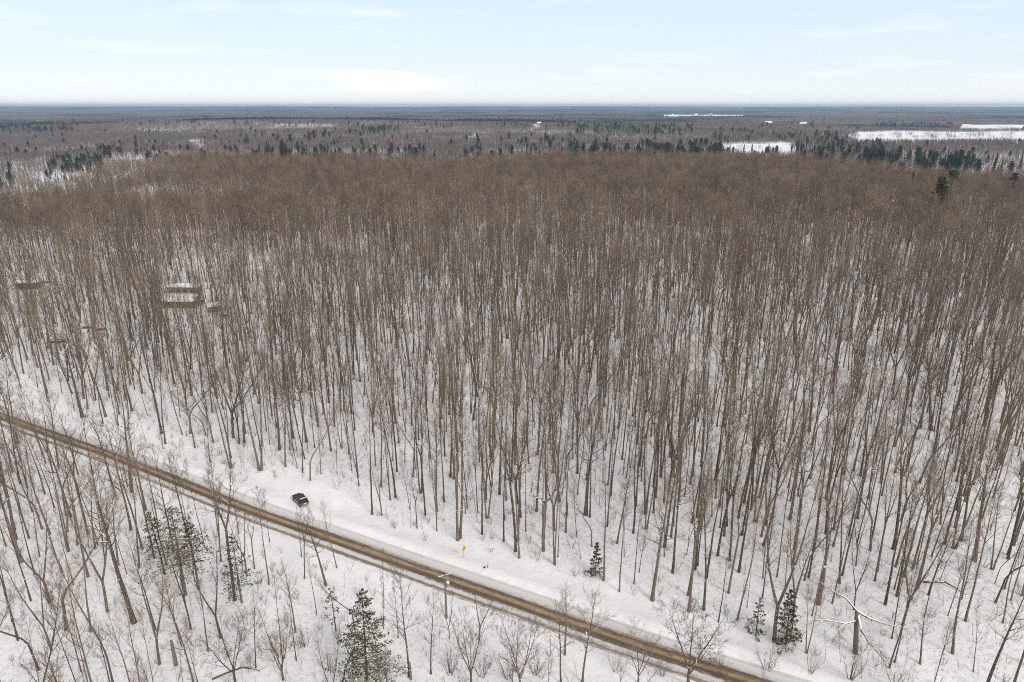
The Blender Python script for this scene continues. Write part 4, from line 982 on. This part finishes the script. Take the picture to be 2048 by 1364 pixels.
def suv(name, loc, heading, paint, label, snowy):
    e = empty(name, loc, heading)
    def loft(secs, close=True):
        b = MB(); n = len(secs[0]); vs = [v for s in secs for v in s]; fs = []
        for i in range(len(secs) - 1):
            for k in range(n): k2 = (k + 1) % n; fs.append((i * n + k, (i + 1) * n + k, (i + 1) * n + k2, i * n + k2))
        fs.append(tuple(range(n))); fs.append(tuple(reversed([(len(secs) - 1) * n + k for k in range(n)]))); b.add(vs, fs); return b
    secs = []
    for xx, w, zb, zt in [(-2.30, .72, .45, .92), (-2.22, .86, .36, 1.02), (-1.6, .93, .30, 1.06), (-.5, .94, .28, 1.05), (.7, .94, .28, 1.03), (1.15, .93, .28, 1.01), (1.8, .91, .30, .96), (2.15, .82, .34, .88), (2.30, .62, .42, .76)]:
        secs.append([(xx, -w * .9, zb), (xx, -w, zb + .2), (xx, -w, zt - .2), (xx, -w * .9, zt), (xx, w * .9, zt), (xx, w, zt - .2), (xx, w, zb + .2), (xx, w * .9, zb)])
    loft(secs).build("body", [paint], e)
    g = []
    for xx, z, w in [(-2.16, 1.03, .80), (-1.78, 1.60, .66)]: pass
    b = MB(); bot = [(-2.16, .80), (1.12, .80)]; 
    V = [(-2.16, -.80, 1.02), (1.14, -.80, 1.0), (1.14, .80, 1.0), (-2.16, .80, 1.02), (-1.86, -.66, 1.62), (.32, -.66, 1.64), (.32, .66, 1.64), (-1.86, .66, 1.62)]
    b.add(V, [(0, 1, 5, 4), (1, 2, 6, 5), (2, 3, 7, 6), (3, 0, 4, 7), (4, 5, 6, 7)]); b.build("windows", [GLASS], e)
    b = MB(); rs = []
    for xx, w, z in [(-1.98, .60, 1.60), (-1.80, .68, 1.66), (-.8, .70, 1.71), (.1, .69, 1.70), (.36, .64, 1.64)]: rs.append([(xx, -w, z - .04), (xx, -w * .85, z + .03), (xx, w * .85, z + .03), (xx, w, z - .04)])
    loft(rs).build("roof", [paint], e)
    for s in (-1, 1):
        for (xa, za, xb, zb) in [(1.1, 1.02, .34, 1.63), (-.35, 1.05, -.45, 1.65), (-1.5, 1.05, -1.55, 1.64), (-2.1, 1.04, -1.86, 1.6)]:
            b = MB(); b.tube([(xa, s * .805, za), (xb, s * .672, zb)], [.05, .05], 4); b.build("pillar", [paint], e)
        b = MB(); b.tube([(-1.6, s * .6, 1.72), (-1.5, s * .6, 1.78), (0, s * .6, 1.79), (.1, s * .6, 1.73)], [.022] * 4, 5); b.build("roof_rail", [TRIM], e)
        b = MB(); b.box((.85, s * 1.02, 1.08), (.14, .2, .16)); b.build("mirror", [paint], e)
        b = MB(); b.box((-2.24, s * .72, .92), (.14, .26, .24)); b.build("taillight", [RED], e)
        b = MB(); b.box((2.17, s * .66, .76), (.16, .34, .16)); b.build("headlight", [LAMP], e)
        for wx in (-1.38, 1.42):
            b = MB(); P = [(wx, s * .72, .35), (wx, s * .76, .35), (wx, s * .93, .35), (wx, s * .97, .35)]; b.tube(P, [.30, .36, .36, .30], 16, cap=True); ty = b.build("wheel", [RUB], e)
            b = MB(); b.tube([(wx, s * .968, .35), (wx, s * .985, .35)], [.22, .19], 10, cap=True); b.build("rim", [RIM], ty)
    b = MB(); b.box((-2.30, 0, .52), (.12, 1.5, .24)); b.build("bumper", [MUD], e)
    b = MB(); b.box((-2.31, 0, .80), (.06, .9, .22)); b.build("tailgate_panel", [MUD], e)
    b = MB(); b.box((-2.35, 0, .82), (.02, .34, .16)); b.build("licence_plate", [PLATE], e)
    b = MB()
    if snowy: b.box((-.7, 0, 1.80), (2.0, 1.1, .12))
    else: b.box((-1.62, .03, 1.715), (.26, 1.15, .05)); b.box((-1.45, .52, 1.717), (.3, .14, .045))
    b.build("roof_snow", [SNOWCAP], e); tag(e, label, "car"); return e
cx0, cy0 = ground_at(601, 1004)
suv("parked_car", (cx0, cy0, t1(cx0, cy0) - .02), math.radians(90 + 40), car_paint("black_car_paint", (.012, .012, .014), (.27, .225, .16)), "black mud-splashed car parked on the snowy verge beyond the road", False)
vx, vy = ground_at(403, 611)
suv("parked_car", (vx, vy, t1(vx, vy)), math.radians(-75), car_paint("dark_car_paint", (.02, .02, .02), (.10, .085, .07)), "dark snow-topped car parked beside the house in the left woods", True)
# wheel tracks in the snow where the car turned in
TRK = simple("packed_snow", (.60, .585, .57), .8, var=.1, scale=1.2)
hd = Vector((math.cos(math.radians(130)), math.sin(math.radians(130)))); sd = Vector((-hd.y, hd.x))
for s in (-.72, .72):
    V, F = [], []
    for i in range(26):
        k = i / 25 * 17; c = Vector((cx0, cy0)) - hd * (k - 1.2) + sd * (.020 * k * k); 
        for w in (-.2, .2):
            p = c + sd * (s + w); V.append((p.x, p.y, t1(p.x, p.y) + .035))
    F = [(2 * i, 2 * i + 1, 2 * i + 3, 2 * i + 2) for i in range(25)]
    me = mesh_from("tyre_track", V, F, [TRK]); o = obj("tyre_track", me); tag(o, kind="structure")
    if me.polygons[0].normal.z < 0: me.flip_normals()

# ------------------------------------------------------------------ house, sheds and things in the left woods
TAN = simple("tan_siding", (.30, .235, .145), .8, var=.2, scale=1.2); BRN = simple("brown_siding", (.17, .125, .09), .8, var=.2); OLV = simple("olive_siding", (.085, .078, .035), .8, var=.25); DARKT = simple("dark_trim", (.05, .04, .03), .8)
WGL = simple("window_glass", (.02, .022, .025), .1, spec=.6)
def bbox_part(name, c, d, m, e): b = MB(); b.box(c, d); return b.build(name, [m], e)
hx, hy = ground_at(357, 619); W = 12.2
e = empty("house", (hx, hy, t1(hx, hy)), math.radians(-1))
bbox_part("lower_wall", (0, 2.4, 1.15), (W, 4.6, 2.9), BRN, e)
b = MB(); b.add([(-W / 2 - .5, -.45, 2.55), (W / 2 + .5, -.45, 2.55), (W / 2 + .5, 4.8, 4.25), (-W / 2 - .5, 4.8, 4.25), (-W / 2 - .5, -.45, 2.9), (W / 2 + .5, -.45, 2.9), (W / 2 + .5, 4.8, 4.6), (-W / 2 - .5, 4.8, 4.6)],
              [(3, 2, 1, 0), (4, 5, 6, 7), (0, 1, 5, 4), (1, 2, 6, 5), (2, 3, 7, 6), (3, 0, 4, 7)]); b.build("snowy_lower_roof", [SNOWCAP], e)
bbox_part("eave", (0, -.5, 2.52), (W + 1.0, .12, .2), DARKT, e)
uw = bbox_part("upper_wall", (.1, 7.2, 3.5), (W, 4.8, 7.0), TAN, e)
bbox_part("fascia", (.1, 4.6, 7.05), (W + .8, .2, .22), DARKT, e)
bbox_part("snowy_upper_roof", (.1, 7.3, 7.3), (W + .8, 5.6, .32), SNOWCAP, e)
for wx in (-4.2, -1.4, 1.4, 4.2):
    w = bbox_part("window", (wx, 4.77, 5.7), (1.5, .06, 1.0), DARKT, e); bbox_part("pane", (wx, 4.735, 5.7), (1.3, .03, .8), WGL, w)
for wx in (-3.6, 3.4):
    w = bbox_part("window", (wx, .07, 1.5), (1.6, .06, 1.0), DARKT, e); bbox_part("pane", (wx, .035, 1.5), (1.4, .03, .8), WGL, w)
dr = bbox_part("door", (-1.2, .06, 1.0), (1.0, .06, 2.1), TAN, e); bbox_part("handle", (-.85, .02, 1.0), (.06, .06, .2), METAL, dr)
tag(e, "long tan and brown house with snowy lean-to roof deep in the left woods", "house")
def gable(name, px, w, dpt, hwall, hroof, rz, wm, label, cat, door=True):
    x, y = ground_at(*px); e = empty(name, (x, y, t1(x, y)), rz)
    bbox_part("wall", (0, 0, hwall / 2 - .15), (w, dpt, hwall + .3), wm, e)
    b = MB(); o_ = .3; b.add([(-w / 2 - o_, -dpt / 2 - o_, hwall - .05), (w / 2 + o_, -dpt / 2 - o_, hwall - .05), (w / 2 + o_, 0, hwall + hroof), (-w / 2 - o_, 0, hwall + hroof), (w / 2 + o_, dpt / 2 + o_, hwall - .05), (-w / 2 - o_, dpt / 2 + o_, hwall - .05)],
                    [(0, 1, 2, 3), (3, 2, 4, 5), (1, 4, 2), (0, 3, 5), (0, 5, 4, 1)]); b.build("snowy_roof", [SNOWCAP], e)
    if door: bbox_part("door", (w * .12, -dpt / 2 - .03, 1.0), (.95, .06, 2.0), DARKT, e)
    tag(e, label, cat); return e
gable("shed", (430, 624), 4.4, 3.6, 2.3, 1.3, math.radians(28), TAN, "small tan shed with snowy roof right of the house in the woods", "shed")
gable("storage_hut", (58, 575), 9.0, 4.0, 2.8, .8, math.radians(3), OLV, "long dark olive hut in the woods near the left frame edge", "shed")
def logs(name, px, n, L, rz, m, label):
    x, y = ground_at(*px); e = empty(name, (x, y, t1(x, y)), rz); R = random.Random(int(px[0]))
    for k in range(n):
        row = 0 if k < (n + 1) // 2 else 1; i = k if row == 0 else k - (n + 1) // 2; b = MB(); yy = (i - n / 4) * .42 + row * .2; b.tube([(-L / 2 + R.uniform(-.3, .3), yy, .18 + row * .36), (L / 2 + R.uniform(-.3, .3), yy + R.uniform(-.1, .1), .18 + row * .36)], [.21, .18], 7, cap=True); b.build("log", [m], e)
    bbox_part("snow_cap", (0, 0, .78), (L * .8, .5, .1), SNOWCAP, e); tag(e, label, "log pile")
REDW = bark_mat("reddish_wood", (.20, .07, .045), (.32, .13, .09))
logs("log_pile", (180, 659), 7, 4.2, .05, DEADWOOD, "grey-brown log pile in the woods below the olive hut"); logs("log_pile", (203, 663), 5, 3.2, .3, BARK, "smaller dark log pile right of the grey-brown one")
logs("log_pile", (90, 564), 6, 4.4, .1, REDW, "reddish log pile just right of the olive hut"); logs("log_pile", (453, 634), 6, 1.9, .1, DEADWOOD, "short brown firewood stack right of the small tan shed")
x, y = ground_at(116, 690); e = empty("rowing_boat", (x, y, t1(x, y)), math.radians(3)); b = MB(); secs = []
for xx, w, zt in [(-2.7, .55, .85), (-1.6, .80, .8), (0, .88, .78), (1.4, .75, .84), (2.3, .40, .96), (2.75, .06, 1.08)]: secs.append([(xx, -w, zt), (xx, -w * .8, .25), (xx, 0, .05), (xx, w * .8, .25), (xx, w, zt)])
vs = [v for s in secs for v in s]; fs = [(i * 5 + k, (i + 1) * 5 + k, (i + 1) * 5 + k + 1, i * 5 + k + 1) for i in range(5) for k in range(4)] + [(0, 1, 2, 3, 4)]; b.add(vs, fs)
b.build("hull", [simple("dark_hull", (.05, .045, .04), .6)], e)
b = MB()
for s in (0, 4): b.tube([q[s] for q in secs], [.05] * 6, 5)
b.build("gunwale", [DARKT], e)
b = MB(); b.add([(q[0][0], q[k][1] * .93, .62) for q in secs for k in (0, 4)], [(2 * i, 2 * i + 2, 2 * i + 3, 2 * i + 1) for i in range(5)]); b.build("snow_fill", [SNOWCAP], e)
tag(e, "small dark open boat filled with snow in the left woods", "boat")

# ------------------------------------------------------------------ far farmsteads, mast and bird
WHT = simple("white_siding", (.75, .74, .72), .7); BARN = simple("barn_red", (.25, .08, .06), .8)
for (qx, qy, w, dp, hw, hr, rz, wm, lab) in [(76, 247.2, 16, 10, 8, 5, .3, WHT, "white farmhouse in the far woods at upper left"), (1078, 253.5, 18, 10, 8, 5, -.2, WHT, "white farmhouse on the plain, upper centre"),
                                            (1392, 231, 34, 16, 12, 8, .2, WHT, "large white barn in the long far snow field"), (1422, 230.6, 22, 14, 12, 8, -.3, BARN, "red barn right of the white one in the far field"), (1345, 231.4, 22, 12, 9, 6, .1, WHT, "white farmhouse at the left end of the far snow field")]:
    X_, Y_ = ground_at(qx, qy, PLAIN); e = empty("farm_building", (X_, Y_, t1(X_, Y_)), rz)
    bbox_part("wall", (0, 0, hw / 2 - 1), (w, dp, hw + 2), wm, e)
    b = MB(); b.add([(-w / 2 - .5, -dp / 2 - .5, hw), (w / 2 + .5, -dp / 2 - .5, hw), (w / 2 + .5, 0, hw + hr), (-w / 2 - .5, 0, hw + hr), (w / 2 + .5, dp / 2 + .5, hw), (-w / 2 - .5, dp / 2 + .5, hw)], [(0, 1, 2, 3), (3, 2, 4, 5), (1, 4, 2), (0, 3, 5), (0, 5, 4, 1)]); b.build("snowy_roof", [SNOWCAP], e)
    for wx in (-.3, 0, .3): bbox_part("window", (w * wx, -dp / 2 - .05, hw * .55), (1.6, .1, 2.0), WGL, e)
    tag(e, lab, "farm building", "far farm buildings")
d = ray(662, 206); k = 9000 / d[1]; X_, Y_ = d[0] * k, 9000.0; zt = CAM_H + d[2] * k; zg = t1(X_, Y_); hM = zt - zg
e = empty("radio_mast", (X_, Y_, zg)); b = MB()
for a in (0, 2.09, 4.19): b.tube([(1.6 * math.cos(a), 1.6 * math.sin(a), 0), (.9 * math.cos(a), .9 * math.sin(a), hM)], [.3, .25], 4)
for i in range(24):
    for a in (0, 2.09, 4.19): z0 = hM * i / 24; b.tube([(1.4 * math.cos(a), 1.4 * math.sin(a), z0), (1.4 * math.cos(a + 2.09), 1.4 * math.sin(a + 2.09), z0 + hM / 24)], [.12, .12], 3)
b.build("lattice", [METAL], e); tag(e, "thin lattice radio mast standing on the far horizon, left of centre", "mast")
d = ray(383, 190); k = 260 / d[1]; e = empty("bird", (d[0] * k, 260, CAM_H + d[2] * k), .6)
BRD = simple("dark_feathers", (.03, .028, .03), .9); b = MB(); b.tube([(0, -.28, 0), (0, -.2, .02), (0, 0, .03), (0, .18, .01), (0, .3, 0)], [.02, .055, .075, .045, .01], 7)
b.add([(-.05, -.3, 0), (.05, -.3, 0), (.09, -.44, 0), (-.09, -.44, 0), (0, -.3, .02)], [(0, 1, 4), (1, 2, 4), (2, 3, 4), (3, 0, 4), (3, 2, 1, 0)]); b.build("body", [BRD], e)
for s in (-1, 1):
    b = MB(); b.add([(0, .1, .03), (s * .3, .14, .16), (s * .62, .02, .1), (s * .3, -.06, .14), (0, -.08, .03), (s * .3, .03, .12)], [(0, 1, 5), (1, 2, 5), (2, 3, 5), (3, 4, 5), (4, 0, 5), (0, 4, 3, 2, 1)]); b.build("wing", [BRD], e)
tag(e, "small dark bird flying in the pale sky at upper left", "bird")

# ------------------------------------------------------------------ haze in the air
hz = MB(); hz.box((0, 0, (130 - 62) / 2), (90000, 90000, 192))
hm = bpy.data.materials.new("haze"); hm.use_nodes = True; hn = hm.node_tree.nodes; hn.clear()
ho = hn.new("ShaderNodeOutputMaterial"); hv = hn.new("ShaderNodeVolumePrincipled"); hm.node_tree.links.new(hv.outputs[0], ho.inputs['Volume'])
hv.inputs['Color'].default_value = (.60, .78, 1.0, 1); hv.inputs['Density'].default_value = 5.0e-5; hv.inputs['Anisotropy'].default_value = 0.2
hazeo = hz.build("haze", [hm]); tag(hazeo, "thin blue winter haze in the air", "haze", kind="stuff")
